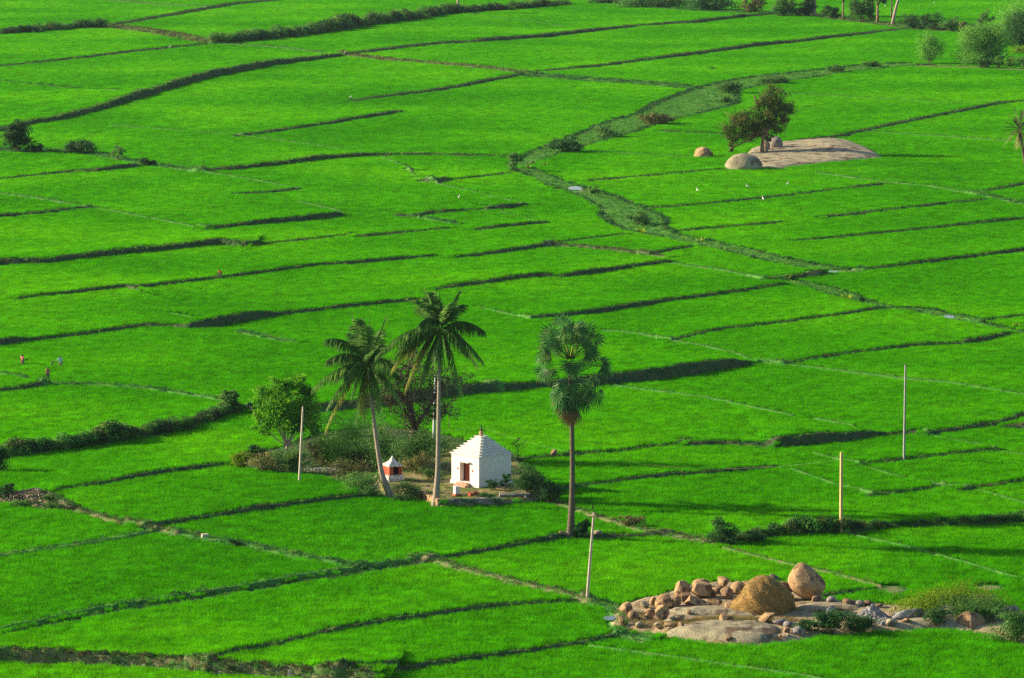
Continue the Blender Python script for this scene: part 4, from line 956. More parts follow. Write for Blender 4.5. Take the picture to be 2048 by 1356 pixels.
for (px, py, wx, wy, k) in ((1500, 1240, 90, 6, 500), (1380, 1248, 90, 6, 500), (1430, 1242, 60, 10, 400), (1655, 1220, 40, 8, 300), (1275, 1238, 30, 14, 110), (1470, 1277, 60, 5, 60)):
    for _ in range(k): pts_.append(unproj(px + r.gauss(0, .5) * wx, py + r.gauss(0, .5) * wy, .5)[:2]); sc2.append(r.uniform(.4, 1)); wh2.append(r.randint(0, 1))
P = np.array(pts_); z_ = height(P)
scatter('straw_litter', [clump('s0', M['strawb'], 30, .3, .12, .03, 2.6, 90), clump('s1', M['dryg'], 24, .3, .16, .03, 1.8, 91)], np.column_stack([P, z_ + .1]), sc2, wh2, 'loose straw strewn over the rocks around the haystack')
# dead stump
g = G(1548, 1182); g.y += 6; T = tag(MB().tube([(.9, 0, -.9), (.4, .05, -.35), (-.1, 0, .1), (-.45, 0, .45)], [.5, .42, .34, .2], 9).build('tree_stump', M['darkbark'], None, (g.x + .5, g.y, g.z - .25), smooth=True), 'grey ragged stump rising behind the haystack top', 'stump')

# pale upright stones set along the foot of the bottom hedge bank
g0 = G(300, 1328); T = thing('stone_edging', g0, 'broken row of upright stones along the foot of the bottom hedge bank', 'stone edging'); r = random.Random(77)
for k in range(40):
    x = 150 + k * 13 + r.uniform(-5, 5); yb = np.interp(x, [0, 100, 200, 300, 400, 500, 600, 740], [1320, 1322, 1326, 1332, 1342, 1348, 1354, 1364]) + r.uniform(-3, 1)
    if r.random() < .4: continue
    q = G(x, yb - 6); hh = r.uniform(.22, .5); MB().box((q.x - g0.x, q.y - g0.y - .3, gz(q.x, q.y - .5) - g0.z + hh * .4), (r.uniform(.12, .4), .16, hh), tilt=(0, r.uniform(-.2, .2), r.uniform(-.4, .4)), taper=r.uniform(.5, .95)).build('stone', M['rockpale'], T, bevel=.02)

# ================================================================== palms
def frond(mb, c, tip, arch, r, ll=.8, n=44, wd=.07, droop=.6, ref=None):
    c = Vector(c); tip = Vector(tip); L_ = (tip - c).length; mid = c.lerp(tip, .45) + Vector((0, 0, arch * L_))
    P_ = bez(c, mid, tip, n); mb.tube(P_[::4] + ([P_[-1]] if n % 4 else []), [.045 * (1 - .8 * i / (n / 4 + 1)) for i in range(len(P_[::4]) + (1 if n % 4 else 0))], 4)
    for i in range(int(n * .14), n + 1):
        p = P_[i]; t = (P_[min(n, i + 1)] - P_[i - 1]).normalized(); u = i / n
        sd = t.cross(Vector((0, 0, 1)))
        if sd.length < .35: sd = t.cross(ref or Vector((0, 1, .2)))
        sd.normalize(); le = ll * (math.sin(min(1, (u - .05) * 1.9) * 1.57) * (1 - .55 * max(0, u - .5) * 2)) * r.uniform(.85, 1.1)
        for sg in (-1, 1):
            d = (sd * sg * r.uniform(.55, .9) + t * .55 + Vector((0, 0, -1)) * droop * r.uniform(.5, 1.3)).normalized()
            k = t * wd * .5; e = p + d * le + Vector((0, 0, -.12 * le * droop)); m1 = p + d * le * .5 + Vector((0, 0, .04))
            mb.add([p - k, p + k, m1 + k * .9, e, m1 - k * .9], [(0, 1, 2, 3, 4)])
def trunk_px(T, base, pts, rad, m, rings=True):
    g = Vector(T.location); P_ = [at_y(x, y, g.y) - g for x, y in pts]; P_[0].z -= .3
    out, rr = [], []
    for i in range(len(P_) - 1):
        for k in range(5):
            u = k / 5; out.append(P_[i].lerp(P_[i + 1], u)); rr.append(rad[i] + (rad[i + 1] - rad[i]) * u)
    out.append(P_[-1]); rr.append(rad[-1])
    # smooth the polyline, then swell it in rings as a palm stem does
    for _ in range(3): out = [out[0]] + [(out[i - 1] + out[i] * 2 + out[i + 1]) / 4 for i in range(1, len(out) - 1)] + [out[-1]]
    o2, r2 = [], []
    for i in range(len(out) - 1):
        for k in range(4): o2.append(out[i].lerp(out[i + 1], k / 4)); r2.append((rr[i] + (rr[i + 1] - rr[i]) * k / 4) * (1.06 if k % 2 else .96))
    return MB().tube(o2, r2, 12).build('trunk', M[m], T, smooth=True)
def coconut(base, tpts, trad, cpx, tips, label, seed):
    r = random.Random(seed); g = G(*base); T = thing('coconut_palm', g, label, 'palm tree'); trunk_px(T, base, tpts, trad, 'palmbark')
    c = at_y(cpx[0], cpx[1], g.y) - g; s = S(base[1])
    for i, (tx, ty, m, fs) in enumerate(tips):
        q = at_y(tx, ty, g.y) - g; pr = (q - c).length; tot = max(pr, r.uniform(3.9, 4.5)); dep = math.sqrt(max(0, tot * tot - pr * pr)) * fs * .8
        q.y += dep; up = (q - c).z / pr; ar = .30 if up > .5 else (.42 if up > -.3 else .30)
        mb = MB(); cc = c + Vector((r.uniform(-.1, .1), r.uniform(-.1, .1), r.uniform(-.15, .15)))
        frond(mb, cc, q, ar * (.35 if up > .8 else 1), r, ll=1.45 * r.uniform(.85, 1.1), n=58, wd=.12, droop=.4 if up > .5 else 1.5, ref=Vector((math.cos(i * 2), math.sin(i * 2), .1)))
        mb.build('frond', M[m], T, label={'cocoy': 'yellowing drooping frond'}.get(m))
    for k in range(7):
        a = k * .9 + seed; mb = MB(); mb.lathe([(.03, -.13), (.1, -.07), (.12, 0), (.1, .08), (.03, .13)], (c.x + math.cos(a) * .3, c.y + math.sin(a) * .3, c.z - .25 - .12 * (k % 3)), 8)
        mb.build('coconut', M['leafgreen'] if k % 3 else M['cocoy'], T, smooth=True)
    mb = MB()
    for k in range(16):
        a = r.uniform(0, 6.28); e = c + Vector((math.cos(a) * r.uniform(.2, .6), math.sin(a) * r.uniform(.2, .6), r.uniform(-1.5, -.3))); mb.tube(bez(c, (c + e) / 2 + Vector((math.cos(a) * .3, math.sin(a) * .3, .2)), e, 5), [.03, .03, .025, .02, .02, .012], 4)
    mb.build('flower_stalk', M['cocoy'], T)
    return T
c = 'coco'; y = 'cocoy'
coconut((872, 1009), [(870,1009),(873,985),(876,940),(877,860),(878,780),(879,720),(881,668)], [.42,.3,.23,.2,.17,.15,.15], (881,658),
 [(878,568,c,.3),(852,577,c,-.6),(862,590,c,.8),(819,596,c,.5),(918,582,c,-.3),(926,613,c,.7),(905,600,c,-.9),(970,664,c,.4),(967,724,c,-.6),(955,730,c,.7),(923,790,c,.4),(895,797,c,-.6),(752,712,c,.5),(784,738,y,-.7),(810,778,y,.4),
  (848,762,c,-.9),(884,742,c,-1),(870,730,c,-1),(836,622,c,.9),(905,735,c,1),(930,690,c,1),(800,690,c,-1),(862,752,c,1),(840,640,c,-1),(900,640,c,1),(828,745,c,1),(850,600,c,.5),(905,620,c,-.5),(800,700,c,.5),(935,700,c,-.9),(905,760,c,.6),(790,715,c,-.5),(840,770,c,.8)],
 'taller coconut palm with straight trunk rising at the yard wall corner', 3)
coconut((783, 995), [(786,995),(775,978),(764,950),(757,910),(750,860),(746,820),(742,780),(737,740)], [.5,.34,.25,.21,.18,.16,.15,.15], (737,728),
 [(739,620,c,.3),(706,634,c,-.6),(720,640,c,.8),(773,633,c,.3),(650,680,c,.4),(653,720,c,-.6),(625,778,c,.4),(653,818,c,-.7),(651,858,y,.4),(711,844,c,-.5),(722,826,y,.8),(747,822,c,-1),(760,820,c,.9),(805,811,c,.4),(808,758,c,-.5),
  (760,668,c,.8),(699,674,c,1),(784,730,c,-1),(690,750,c,-1),(700,800,c,1),(778,775,c,1),(735,650,c,-1),(755,690,c,-1),(775,700,c,1),(728,840,c,1),(715,690,c,.8),(770,690,c,-.6),(690,720,c,.7),(795,745,c,.8),(765,800,c,-.9),(670,760,c,.9)],
 'leaning coconut palm with curved trunk beside the small red shrine', 8)
# date palm at the right edge
g = G(2057, 345); T = thing('date_palm', g, 'date palm with thin drooping brownish fronds cut by the right picture edge', 'palm tree'); r = random.Random(4)
trunk_px(T, None, [(2057,345),(2049,318),(2044,290),(2040,264)], [.36, .3, .26, .26], 'darkbark'); c_ = at_y(2039, 260, g.y) - g
for i in range(34):
    a = i * 2.4; el = 1.35 - 2.5 * (i / 33); L_ = r.uniform(3.3, 4.3) * (1 if i < 26 else .9); d = Vector((math.cos(a) * math.cos(el), math.sin(a) * math.cos(el), math.sin(el)))
    if i >= 26: d = Vector((math.cos(a) * .28, math.sin(a) * .28, -1)).normalized()
    tip = c_ + d * L_ + Vector((0, 0, -.9 if 3 < i < 26 else 0)); mb = MB(); frond(mb, c_, tip, .18 if i < 26 else .05, r, ll=.6, n=34, wd=.065, droop=.15, ref=Vector((1, .3, 0)))
    mb.build('frond', M['datel' if i < 22 else 'leafdry'], T)
# fan palm
g = G(1143, 1072); T = thing('fan_palm', g, 'tall fan palm standing alone with round fan leaves and a hanging dead skirt', 'palm tree'); r = random.Random(21)
trunk_px(T, None, [(1140,1072),(1142,1050),(1144,1000),(1145,940),(1144,860),(1142,780),(1139,722)], [.44, .33, .26, .22, .21, .2, .2], 'darkbark'); c_ = at_y(1139, 718, g.y) - g
def fan(hub, axis, nrm, R_, m, arc=2.35, nseg=19, cup=.25, rr=r):
    axis = axis.normalized(); nrm = (nrm - axis * nrm.dot(axis)).normalized(); sd = axis.cross(nrm); mb = MB()
    for k in range(nseg):
        an = (k / (nseg - 1) - .5) * 2 * arc; d = (axis * math.cos(an) + sd * math.sin(an)); fold = nrm * (.05 if k % 2 else -.03) * R_
        le = R_ * (1 - .16 * abs(an) / arc) * rr.uniform(.8, 1.08); w_ = le * math.sin(arc / nseg) * 1.05
        pd = (axis * -math.sin(an) + sd * math.cos(an)); tip = hub + d * le - nrm * cup * le + Vector((0, 0, -.10 * le * rr.uniform(.3, 1.8)))
        m1 = hub + d * le * .55 - nrm * cup * .3 * le + fold
        mb.add([hub + d * .05, m1 - pd * w_ * .62, tip, m1 + pd * w_ * .62], [(0, 1, 2, 3)])
    return mb
FANS = [   # hub (px), pointing direction on the picture, radius, depth, dead
 (1112,678,-.55,.9,1.75,.2,0),(1141,675,.0,1,1.85,.5,0),(1150,668,.35,1,1.7,-.5,0),(1165,672,.6,.9,1.7,.4,0),(1128,660,-.2,1,1.7,-.7,0),(1180,684,.9,.45,1.35,.3,0),(1122,690,-.9,.25,1.4,-.7,0),
 (1108,699,-1,.25,1.7,.3,0),(1100,706,-.9,-.5,1.5,-.5,0),(1099,734,-.85,-.75,1.75,.3,0),(1104,738,-.3,-1,1.5,-.6,0),(1166,702,1,.2,1.6,.3,0),(1172,704,.8,-.5,1.5,-.5,0),(1192,728,1,.15,1.3,.3,0),(1194,731,.9,-.45,1.1,-.4,0),
 (1143,726,-.35,-.6,1.35,-1,0),(1150,728,.6,-.8,1.3,1,0),(1180,753,.65,-.8,1.75,.3,0),(1176,760,.15,-1,1.8,-.5,0),(1115,778,-.75,-.9,1.75,.3,0),(1118,785,-.1,-1,1.8,-.4,0),(1136,766,-.1,-1,1.9,-1,0),
 (1165,780,.45,-1,1.9,.5,0),(1186,783,.55,-1,1.4,-.3,0),(1150,785,.1,-1,2.0,-.9,0),(1158,790,.3,-1,1.9,.8,0),(1128,795,-.4,-1,1.9,.6,0),(1138,800,-.1,-1,2.1,-.8,1),(1146,806,.1,-1,2.1,.8,1),(1132,806,-.25,-1,1.9,-.4,1),(1154,806,.2,-1,1.9,.2,1),(1142,812,0,-1,1.9,-1,1),(1139,810,-.1,-1,1.9,1,1),(1148,814,.1,-1,1.7,-.6,1)]
FANS += [(1130,690,-.3,1,1.75,-.9,0),(1140,688,.1,1,1.8,-1,0),(1150,690,.45,1,1.7,-.8,0),(1136,684,-.1,1,1.7,.9,0),(1120,694,-.7,.7,1.6,-.9,0),(1162,692,.8,.7,1.6,-.9,0)]
FANS += [(f[0] + r.uniform(-7, 7), f[1] + r.uniform(-6, 7), f[2] + r.uniform(-.35, .35), f[3] + r.uniform(-.35, .2), f[4] * r.uniform(.85, 1), -f[5] * r.uniform(.5, 1.2), 0) for f in FANS[::2] if not f[6]]
for (hx, hy, ax, az, R_, fs, dead) in FANS:
    hx_ = 1140 + (hx - 1140) * 1.2; hy_ = 716 + (hy - 716) * (1.1 if hy < 716 else 1.0)
    hub = at_y(hx_, hy_, g.y) - g; rad = abs(hub.x - c_.x) + .5; hub.y += fs * min(1.6, rad + .2); ax3 = Vector((ax, fs * .5, az)).normalized()
    out = Vector((hub.x - c_.x, hub.y, 0)); out = out.normalized() if out.length > .1 else Vector((0, fs or 1, 0))
    nr = Vector((0, 0, 1)) * (.35 if az < 0 else .25) + (out if az < 0 else -out * .5) + Vector((r.gauss(0, .35), -.55, r.gauss(0, .2)))
    mb = fan(hub, ax3, nr, R_ * .95, None, arc=1.75 if not dead else .9, cup=.22 if az > 0 else .38)
    lf = mb.build('leaf', M['toddyd' if dead else 'toddy'], T, label='dead brown fan leaf' if dead else None)
    st0 = Vector((c_.x, 0, min(c_.z, max(hub.z + (.2 if az < 0 else -1.0), c_.z - 3.6)))); st0.x += (hub.x - c_.x) * .08
    MB().tube(bez(st0, (st0 + hub) / 2 + Vector((0, 0, .15)), hub, 5), [.05, .045, .04, .03, .03, .02], 5).build('petiole', M['petiole' if (hx, hy) in ((1141,675),(1150,668),(1128,660),(1108,699),(1104,738),(1165,672)) else ('brownbark' if dead else 'toddy')], lf)
mb = MB()
for i in range(420):
    a = r.uniform(0, 6.28); z = r.uniform(-5.3, -3.5); k = .2 + 1.0 * max(0, (z + 5.6) / 4) ** .8; p0 = Vector((c_.x + math.cos(a) * k * r.uniform(.3, 1), math.sin(a) * k * r.uniform(.3, 1), c_.z + z)); sd = Vector((-math.sin(a), math.cos(a), 0)) * .045
    e = p0 + Vector((math.cos(a) * .1, math.sin(a) * .1, -r.uniform(.5, .9))); mb.add([p0 - sd, p0 + sd, e], [(0, 1, 2)])
mb.build('skirt', M['toddyd'], T)

# ================================================================== trees
tree('tree', (579, 935), [(530,800,24,28,0),(524,848,20,26,.3),(556,800,28,36,-.8),(560,768,24,16,0),(590,762,24,17,.5),(606,788,26,26,.8),(575,830,40,36,0),(618,822,24,24,.8),(600,850,26,20,-.5),(628,858,18,15,.5)],
 'leafgreen', 'palebark', 'rounded broadleaf tree with bright yellow-green leaves at the scrub patch', n=16000, ls=.24, seed=2, trunk_r=.13, fork=.26, lean=(-.3, 0))
tree('tree', (1524, 307), [(1547,190,30,22,0),(1560,218,28,24,.5),(1530,216,26,24,-.5),(1556,250,25,19,0),(1504,240,30,22,0),(1474,250,31,24,.5),(1525,250,20,20,.4),(1500,268,28,15,-.5),(1463,277,16,16,0),(1461,297,9,9,0),(1541,274,11,9,0),(1572,232,11,15,0)],
 'leafolive', 'brownbark', 'far olive-brown tree leaning left over the rock sheet', n=15000, ls=.32, seed=3, trunk_r=.38, fork=.38, lean=(.3, 0))
MB().tube([(.9, .3, -.2), (.8, .3, 2), (1.0, .2, 4), (1.3, 0, 6.5), (1.2, 0, 8)], [.3, .25, .2, .17, .1], 9).build('stem', M['palebark'], bpy.data.objects['tree.001'], smooth=True)
tag(MB().tube([(.2, 0, 5.5), (-.5, 0, 7.8), (-1.0, 0, 9.2), (-1.5, 0, 10.4)], [.16, .14, .2, .14], 8).build('dead_limb', M['darkbark'], bpy.data.objects['tree.001'], (0, 0, 0), smooth=True))
# dark bare-limbed tree behind the palms
g = G(822, 908); T = thing('bare_tree', g, 'dark gnarled tree with nearly bare limbs behind the two coconut palms', 'tree'); r = random.Random(31); mb = MB(); tw = MB(); lv = MB()
W_ = lambda x, y_, d=0: at_y(x, y_, g.y + d) - g
limbs = [[(821,912),(822,890),(826,868),(829,855)], [(829,858),(821,835),(814,805),(810,775),(800,740)], [(829,858),(826,830),(820,800),(813,776),(818,735),(830,705)], [(829,858),(840,838),(852,824),(862,808),(869,793),(878,770)],
 [(852,826),(862,832),(872,833),(890,826)], [(821,838),(806,818),(790,803),(778,795),(760,798),(748,806)], [(814,808),(800,790),(785,776),(772,768),(760,745)], [(869,795),(876,780),(890,768),(905,762)], [(826,868),(815,850),(808,836)], [(820,800),(836,782),(846,760),(850,735)]]
rads = [(.48, .36), (.24, .08), (.26, .07), (.27, .08), (.12, .04), (.15, .04), (.13, .04), (.09, .03), (.1, .05), (.13, .04)]
ends = []
for L_, (r0, r1) in zip(limbs, rads):
    P_ = [W_(x, y_, r.uniform(-.5, .5) * (i > 0)) for i, (x, y_) in enumerate(L_)]
    if L_ is not limbs[0]: P_[0] = W_(*L_[0])
    mb.tube(P_, [r0 + (r1 - r0) * i / (len(P_) - 1) for i in range(len(P_))], 8)
    for i in range(2, len(P_)): ends += [P_[i]] * (2 + i)
for e in ends:
    for _ in range(3):
        d = Vector((r.gauss(0, 1), r.gauss(0, 1), r.gauss(.15, .6))); L_ = r.uniform(.8, 2.0); p1 = e + d.normalized() * L_; p2 = p1 + Vector((r.gauss(0, .5), r.gauss(0, .5), r.gauss(.1, .4)))
        tw.tube([e, (e + p1) / 2 + Vector((0, 0, .12)), p1, p2], [.035, .028, .018, .008], 4)
        for __ in range(16):
            q = p1.lerp(p2, r.random()) + Vector((r.gauss(0, .25), r.gauss(0, .25), r.gauss(0, .2))); m3 = Euler((r.uniform(-1.5, 1.5), r.uniform(-1.5, 1.5), r.uniform(0, 6))).to_matrix(); s1 = r.uniform(.07, .16)
            lv.add([q + m3 @ Vector((-s1, 0, 0)), q + m3 @ Vector((0, -s1 * .5, 0)), q + m3 @ Vector((s1, 0, 0)), q + m3 @ Vector((0, s1 * .5, 0))], [(0, 1, 2, 3)])
mb.build('trunk', M['darkbark'], T, smooth=True); tw.build('twigs', M['darkbark'], T); lv.build('leaves', M['leafgrey'], T)

# row of trees on the far bank (top right)
row = 'trees along the far bank'
tree('bank_tree', (1629, 33), [(1634,-38,26,24,0),(1650,-30,18,16,1),(1618,-28,16,14,0)], 'leafmid', 'palebark', 'far bank tree with white trunk just right of the dark round bushes', n=2600, ls=.5, seed=41, trunk_r=.42, fork=.6, group=row)
tree('bank_tree', (1686, 39), [(1690,-14,20,16,0),(1680,-26,18,14,0),(1700,-28,14,12,0)], 'leafmid', 'brownbark', 'far bank tree with thin crooked brown trunk between white trunk and bush', n=2200, ls=.5, seed=42, trunk_r=.28, fork=.5, group=row)
tree('bank_tree', (1755, 46), [(1760,-4,16,12,0),(1750,-22,22,16,0),(1770,-24,16,13,0)], 'leafdark', 'brownbark', 'far bank tree with reddish upright trunk and dark low crown', n=2600, ls=.5, seed=43, trunk_r=.38, fork=.5, group=row)
tree('bank_tree', (1783, 39), [(1785,-12,12,12,0),(1788,-34,20,16,0)], 'leafdark', 'darkbark', 'far bank tree with thin dark trunk behind the leaning white one', n=1800, ls=.5, seed=44, trunk_r=.25, fork=.5, group=row)
tree('bank_tree', (1785, 49), [(1803,-32,24,18,0),(1818,-22,16,13,0)], 'leafmid', 'palebark', 'far bank tree with white trunk leaning right', n=2400, ls=.5, seed=45, trunk_r=.42, fork=.75, lean=(2.0, 0), group=row)
tree('bank_tree', (916, 20), [(920,-22,16,12,0),(908,-30,14,10,0)], 'leafmid', 'palebark', 'small tree with pale trunk on the scrub bank at the top edge', n=1500, ls=.5, seed=46, trunk_r=.4, fork=.5, group=row)
def S_(name, ext, m, label, **k): return shrub(name, ext, m, label, **k)
S_('bush', (1484,-6,1530,27), 'leafdry', 'yellowish ragged bush at the left end of the far bank row', n=1500, ls=.4, seed=50)
S_('bush', (1545,-6,1592,34), 'leafmid', 'large dark round bush left of its twin on the far bank', n=2000, ls=.4, seed=51)
S_('bush', (1588,-6,1632,34), 'leafdark', 'large dark round bush touching the far white trunk', n=2000, ls=.4, seed=52)
S_('bush', (1698,-4,1750,43), 'leafmid', 'big mid-green bush between two brown trunks on the far bank', n=2400, ls=.4, seed=53)
S_('bush', (1643,12,1680,38), 'leafdark', 'low dark scrub bush between the white and crooked trunks', n=1000, ls=.35, seed=54)
S_('bush', (1380,-8,1480,20), 'leafdark', 'wide dark bush mass at the top edge left of the yellowish bush', n=3000, ls=.4, seed=55, lobes=10, depth=6)
S_('bush', (1240,-8,1380,14), 'leafmid', 'long low bush mass on the bank at the top edge', n=3400, ls=.4, seed=56, lobes=14, depth=6)
S_('bush', (1180,-8,1245,8), 'leafdark', 'small dark bush group at the top edge left of the long one', n=1400, ls=.4, seed=57)
for i, (e, m, lb) in enumerate([((1800,30,1850,58),'leafdark','dark low bush right of the leaning white trunk'), ((1840,28,1888,60),'leafdark','dark bush second right of the leaning white trunk'), ((1880,36,1925,62),'leafmid','grey-green bush at the foot of the spiky-leaved tree'), ((1920,45,1945,64),'leafdry','pale dry bush right of the grey-green one')]):
    S_('bush', e, m, lb, n=1300, ls=.35, seed=60 + i)
S_('bush', (1835,66,1886,129), 'leaflight', 'single rounded feathery bush standing free left of the big one', n=3600, ls=.26, seed=66, lobes=9, tall=True)
S_('bush', (1918,52,2012,131), 'leaflight', 'biggest pale green feathery bush near the top right corner', n=15000, ls=.28, seed=67, lobes=13, depth=9)
tree('spiky_tree', (1955, 66), [(1972,28,12,10,0),(1962,38,12,10,0),(1956,50,12,9,0),(1980,42,10,12,0)], 'leafmid', 'brownbark', 'slim tree with upward spiky leaves behind the biggest feathery tree', n=1100, ls=.4, seed=68, trunk_r=.15, fork=.3)
S_('corner_tree', (1996,2,2085,80), 'leaflight', 'yellowish-green domed tree in the top right corner', cat='tree', n=9000, ls=.3, seed=69, lobes=10, depth=9)
S_('corner_tree', (2006,28,2080,96), 'leafdark', 'dark olive tree in front of the domed corner tree', cat='tree', n=8000, ls=.34, seed=70, lobes=9, depth=8)
for i, (e, m, lb) in enumerate([((1988,112,2008,136),'leaflight','small round light bush right of the biggest feathery tree'), ((2008,108,2028,136),'leaflight','small round light bush, second right of the feathery tree'), ((2028,114,2070,137),'leafmid','bush cut by the right edge above the pale dirt track'), ((1955,116,1985,136),'leafmid','low bush under the biggest feathery tree'), ((2022,92,2066,108),'leafyel','low yellow-flecked bush at the right edge below the corner trees')]):
    S_('bush', e, m, lb, n=1000, ls=.26, seed=72 + i)
# scattered far and middle bushes
S_('bush', (8,246,66,303), 'leafdark', 'tall dark leafy bush at the left edge beside the long curving bund', n=3400, ls=.3, seed=80, lobes=9, tall=True)
S_('bush', (132,281,190,308), 'leafdark', 'low mounded dark bush right of the tall leafy one at left', n=1700, ls=.28, seed=81)
S_('bush', (62,288,86,304), 'leafdark', 'small bush just right of the tall leafy one at left', n=500, ls=.26, seed=82)
S_('bush', (222,292,250,318), 'leafmid', 'thin sprawling weed bush on the left scrub bund', n=350, ls=.24, seed=83)
S_('bush', (280,316,312,332), 'leafdark', 'low dark bush where the left scrub bund meets the riser', n=600, ls=.26, seed=84)
S_('bush', (440,783,484,822), 'leafmid', 'round bush alone on the thick bank left of the broadleaf tree', n=2200, ls=.2, seed=85)
S_('bush', (40,50,80,66), 'leafdark', 'dark bush growing on the far bank at the upper left', n=700, ls=.35, seed=86)
S_('bush', (150,38,215,56), 'leafdark', 'dark long bush at the end of the upper left bank', n=1200, ls=.35, seed=87, depth=4)
S_('bush', (1018,306,1044,345), 'leafmid', 'leafy bush at the head of the stream where three bunds meet', n=900, ls=.28, seed=88)
S_('bush', (1098,276,1162,306), 'leafdark', 'dark mounded bush on the stream bank below the far field', n=2200, ls=.28, seed=89, depth=5)
S_('bush', (1190,252,1240,276), 'leafmid', 'soft green bush on the stream right of the dark mounded one', n=1400, ls=.28, seed=90, depth=5)
S_('bush', (1280,227,1345,250), 'leafdry', 'russet-brown bush on the upper stream bank', n=1800, ls=.28, seed=91, depth=5)
S_('bush', (1432,164,1482,187), 'leafmid', 'dark bush on the upper stream beyond the far tree', n=1300, ls=.3, seed=92, depth=4)
S_('bush', (1515,150,1575,168), 'leafmid', 'long dark bush on the upper stream right behind the tree top', n=1500, ls=.3, seed=93, depth=4)
S_('bush', (1655,130,1690,146), 'leafmid', 'small dark bush on the upper stream toward the corner trees', n=700, ls=.3, seed=94)
S_('bush', (1725,122,1760,134), 'leafmid', 'small bush on the stream bank left of the feathery bush', n=700, ls=.3, seed=95)
S_('bush', (1255,425,1300,450), 'leafmid', 'dark weedy bush in the middle of the stream bend', n=1200, ls=.22, seed=96, depth=4)
S_('bush', (1430,192,1470,206), 'leafmid', 'dark low clump inside the grassy stream left of the far tree', n=600, ls=.26, seed=97, depth=3)
S_('bush', (1175,372,1200,390), 'leafmid', 'small weedy bush right of the upper stream pool', n=500, ls=.22, seed=98)
for i, (x, y_, lb) in enumerate([(1694,600,'bright yellow-green broad-leaved plant cluster in the lower stream'), (1283,466,'bright yellow-green broad-leaved plant at the stream bend'), (1400,484,'yellow-green broad-leaved plant on the middle stream'), (1576,560,'yellow-green plant where the stream splits'), (1725,604,'dark green broad-leaved plant beside the lower stream cluster'), (2034,657,'yellow-green plant at the right end of the lower stream'), (1090,332,'pointed green plant tuft at the stream head'), (1058,338,'yellow pointed plant tuft beside the stream head bush')]):
    g = G(x, y_); r = random.Random(200 + i); mb = MB()
    for k in range(26 if i in (0, 1, 4) else 14):
        a = r.uniform(0, 6.28); d = r.uniform(0, .9 if i in (0, 1) else .5); b0 = Vector((math.cos(a) * d, math.sin(a) * d, 0)); e = b0 + Vector((math.cos(a) * .3, math.sin(a) * .3, r.uniform(.4, .9))); sd = Vector((-math.sin(a), math.cos(a), 0)) * .13
        mb.add([b0, b0.lerp(e, .5) - sd, e, b0.lerp(e, .5) + sd], [(0, 1, 2, 3)])
    tag(mb.build('water_plant', M['leafdark' if i in (4,) else 'leafyel'], None, g), lb, 'plant')
# yard scrub
Y = [((630,826,766,934),'leaflight','tall thorny light-green thicket between the palms and the broadleaf tree',5200,.14,8),((728,838,812,935),'leafmid','green thicket directly behind the leaning palm trunk',3200,.14,7),((780,868,905,940),'leafmid','dense thicket behind the taller palm left of the shrine',4200,.15,9),((600,880,700,930),'leafred','low reddish-brown scrub under the broadleaf tree right side',3000,.13,9),
 ((690,900,770,940),'leafred','low rusty scrub left of the small red shrine',2000,.13,6),((548,900,616,948),'leafmid','green scrub at the broadleaf tree foot',2200,.14,6),((500,905,560,946),'leafdry','olive scrub at the left end of the yard',1800,.13,6),((462,906,508,938),'leafyel','light yellow-green scrub at the leftmost tip of the yard',1400,.13,5),((486,893,535,922),'leafdark','dark low sprawling bush at the back of the left yard tip',1300,.15,5),
 ((660,920,740,962),'leafdry','dry grassy scrub in front of the rubble patch',1600,.12,6),((806,905,862,945),'leafdry','dry yellow-green weeds behind the small red shrine',1500,.12,5),((680,945,770,985),'leafmid','low weeds along the yard edge by the leaning palm',1700,.12,7),((785,960,842,1004),'leafdark','dark bush between the two palm feet',1700,.13,6),((840,935,885,958),'leafmid','small weeds left of the shrine front',700,.12,4),
 ((1028,936,1086,986),'leafdark','dark bush against the right corner of the shrine',2200,.14,6),((1072,958,1124,1010),'leafdark','rounded dark bush furthest right of the shrine',2200,.14,6),((1040,925,1062,950),'leafmid','small bush tip at the shrine back corner',500,.13,3),((960,985,990,1000),'leafdark','small dark weed clump on the yard wall',500,.1,3),((972,958,996,980),'leafdark','small leafy plant against the shaded shrine wall, left one',420,.12,3),((998,948,1022,978),'leafdark','small leafy plant against the shaded shrine wall, right one',420,.13,3),
 ((1146,1042,1180,1078),'leafdark','dense dark bush at the fan palm foot',2000,.13,5),((1418,1040,1474,1090),'leafdark','dark spiky bush on the bank between the fan palm and the tan pole',2600,.13,7),((1470,1058,1530,1088),'leafdark','low dark bush right of the spiky one on the bank',1500,.13,6),((1238,1030,1290,1050),'leafdry','dry tufted weeds on the bund behind the leaning pole',900,.14,5),((452,1078,486,1094),'leafdark','small dark weed clump on the weedy path at lower left',600,.12,4),
 ((1800,1176,1998,1228),'leafyel','spreading bright yellow-green feathery bush on the rock island',7500,.13,12),((1880,1195,2010,1240),'leafmid','darker feathery bush right of the bright spreading one',4200,.13,9),((1980,1222,2066,1288),'leafmid','ragged olive bush at the right edge of the rock island',3000,.13,9),((1626,1222,1700,1268),'leafdark','dark shrub on the rock island below the pyramid stone',3000,.12,7),((1690,1230,1752,1266),'leafdark','dark shrub at the front edge below the rubble heap',2200,.12,6),((1590,1240,1634,1262),'leafdark','low dark shrub left of the big one on the rock island',900,.12,4),
 ((1850,1218,1900,1246),'leafdark','dark shrub between the grey slab and striped block',1200,.12,5),((22,1000,60,1016),'leafmid','low weeds on the left gravel mound',600,.13,4),((86,990,122,1020),'leafmid','green weeds on the right flank of the left gravel mound',900,.13,5),((-10,968,28,994),'leafdark','dark bush at the left edge behind the gravel mound',1100,.14,5),((-20,895,16,945),'leafdark','dark bush in the shade at the left edge below the thick bank',1500,.16,5)]
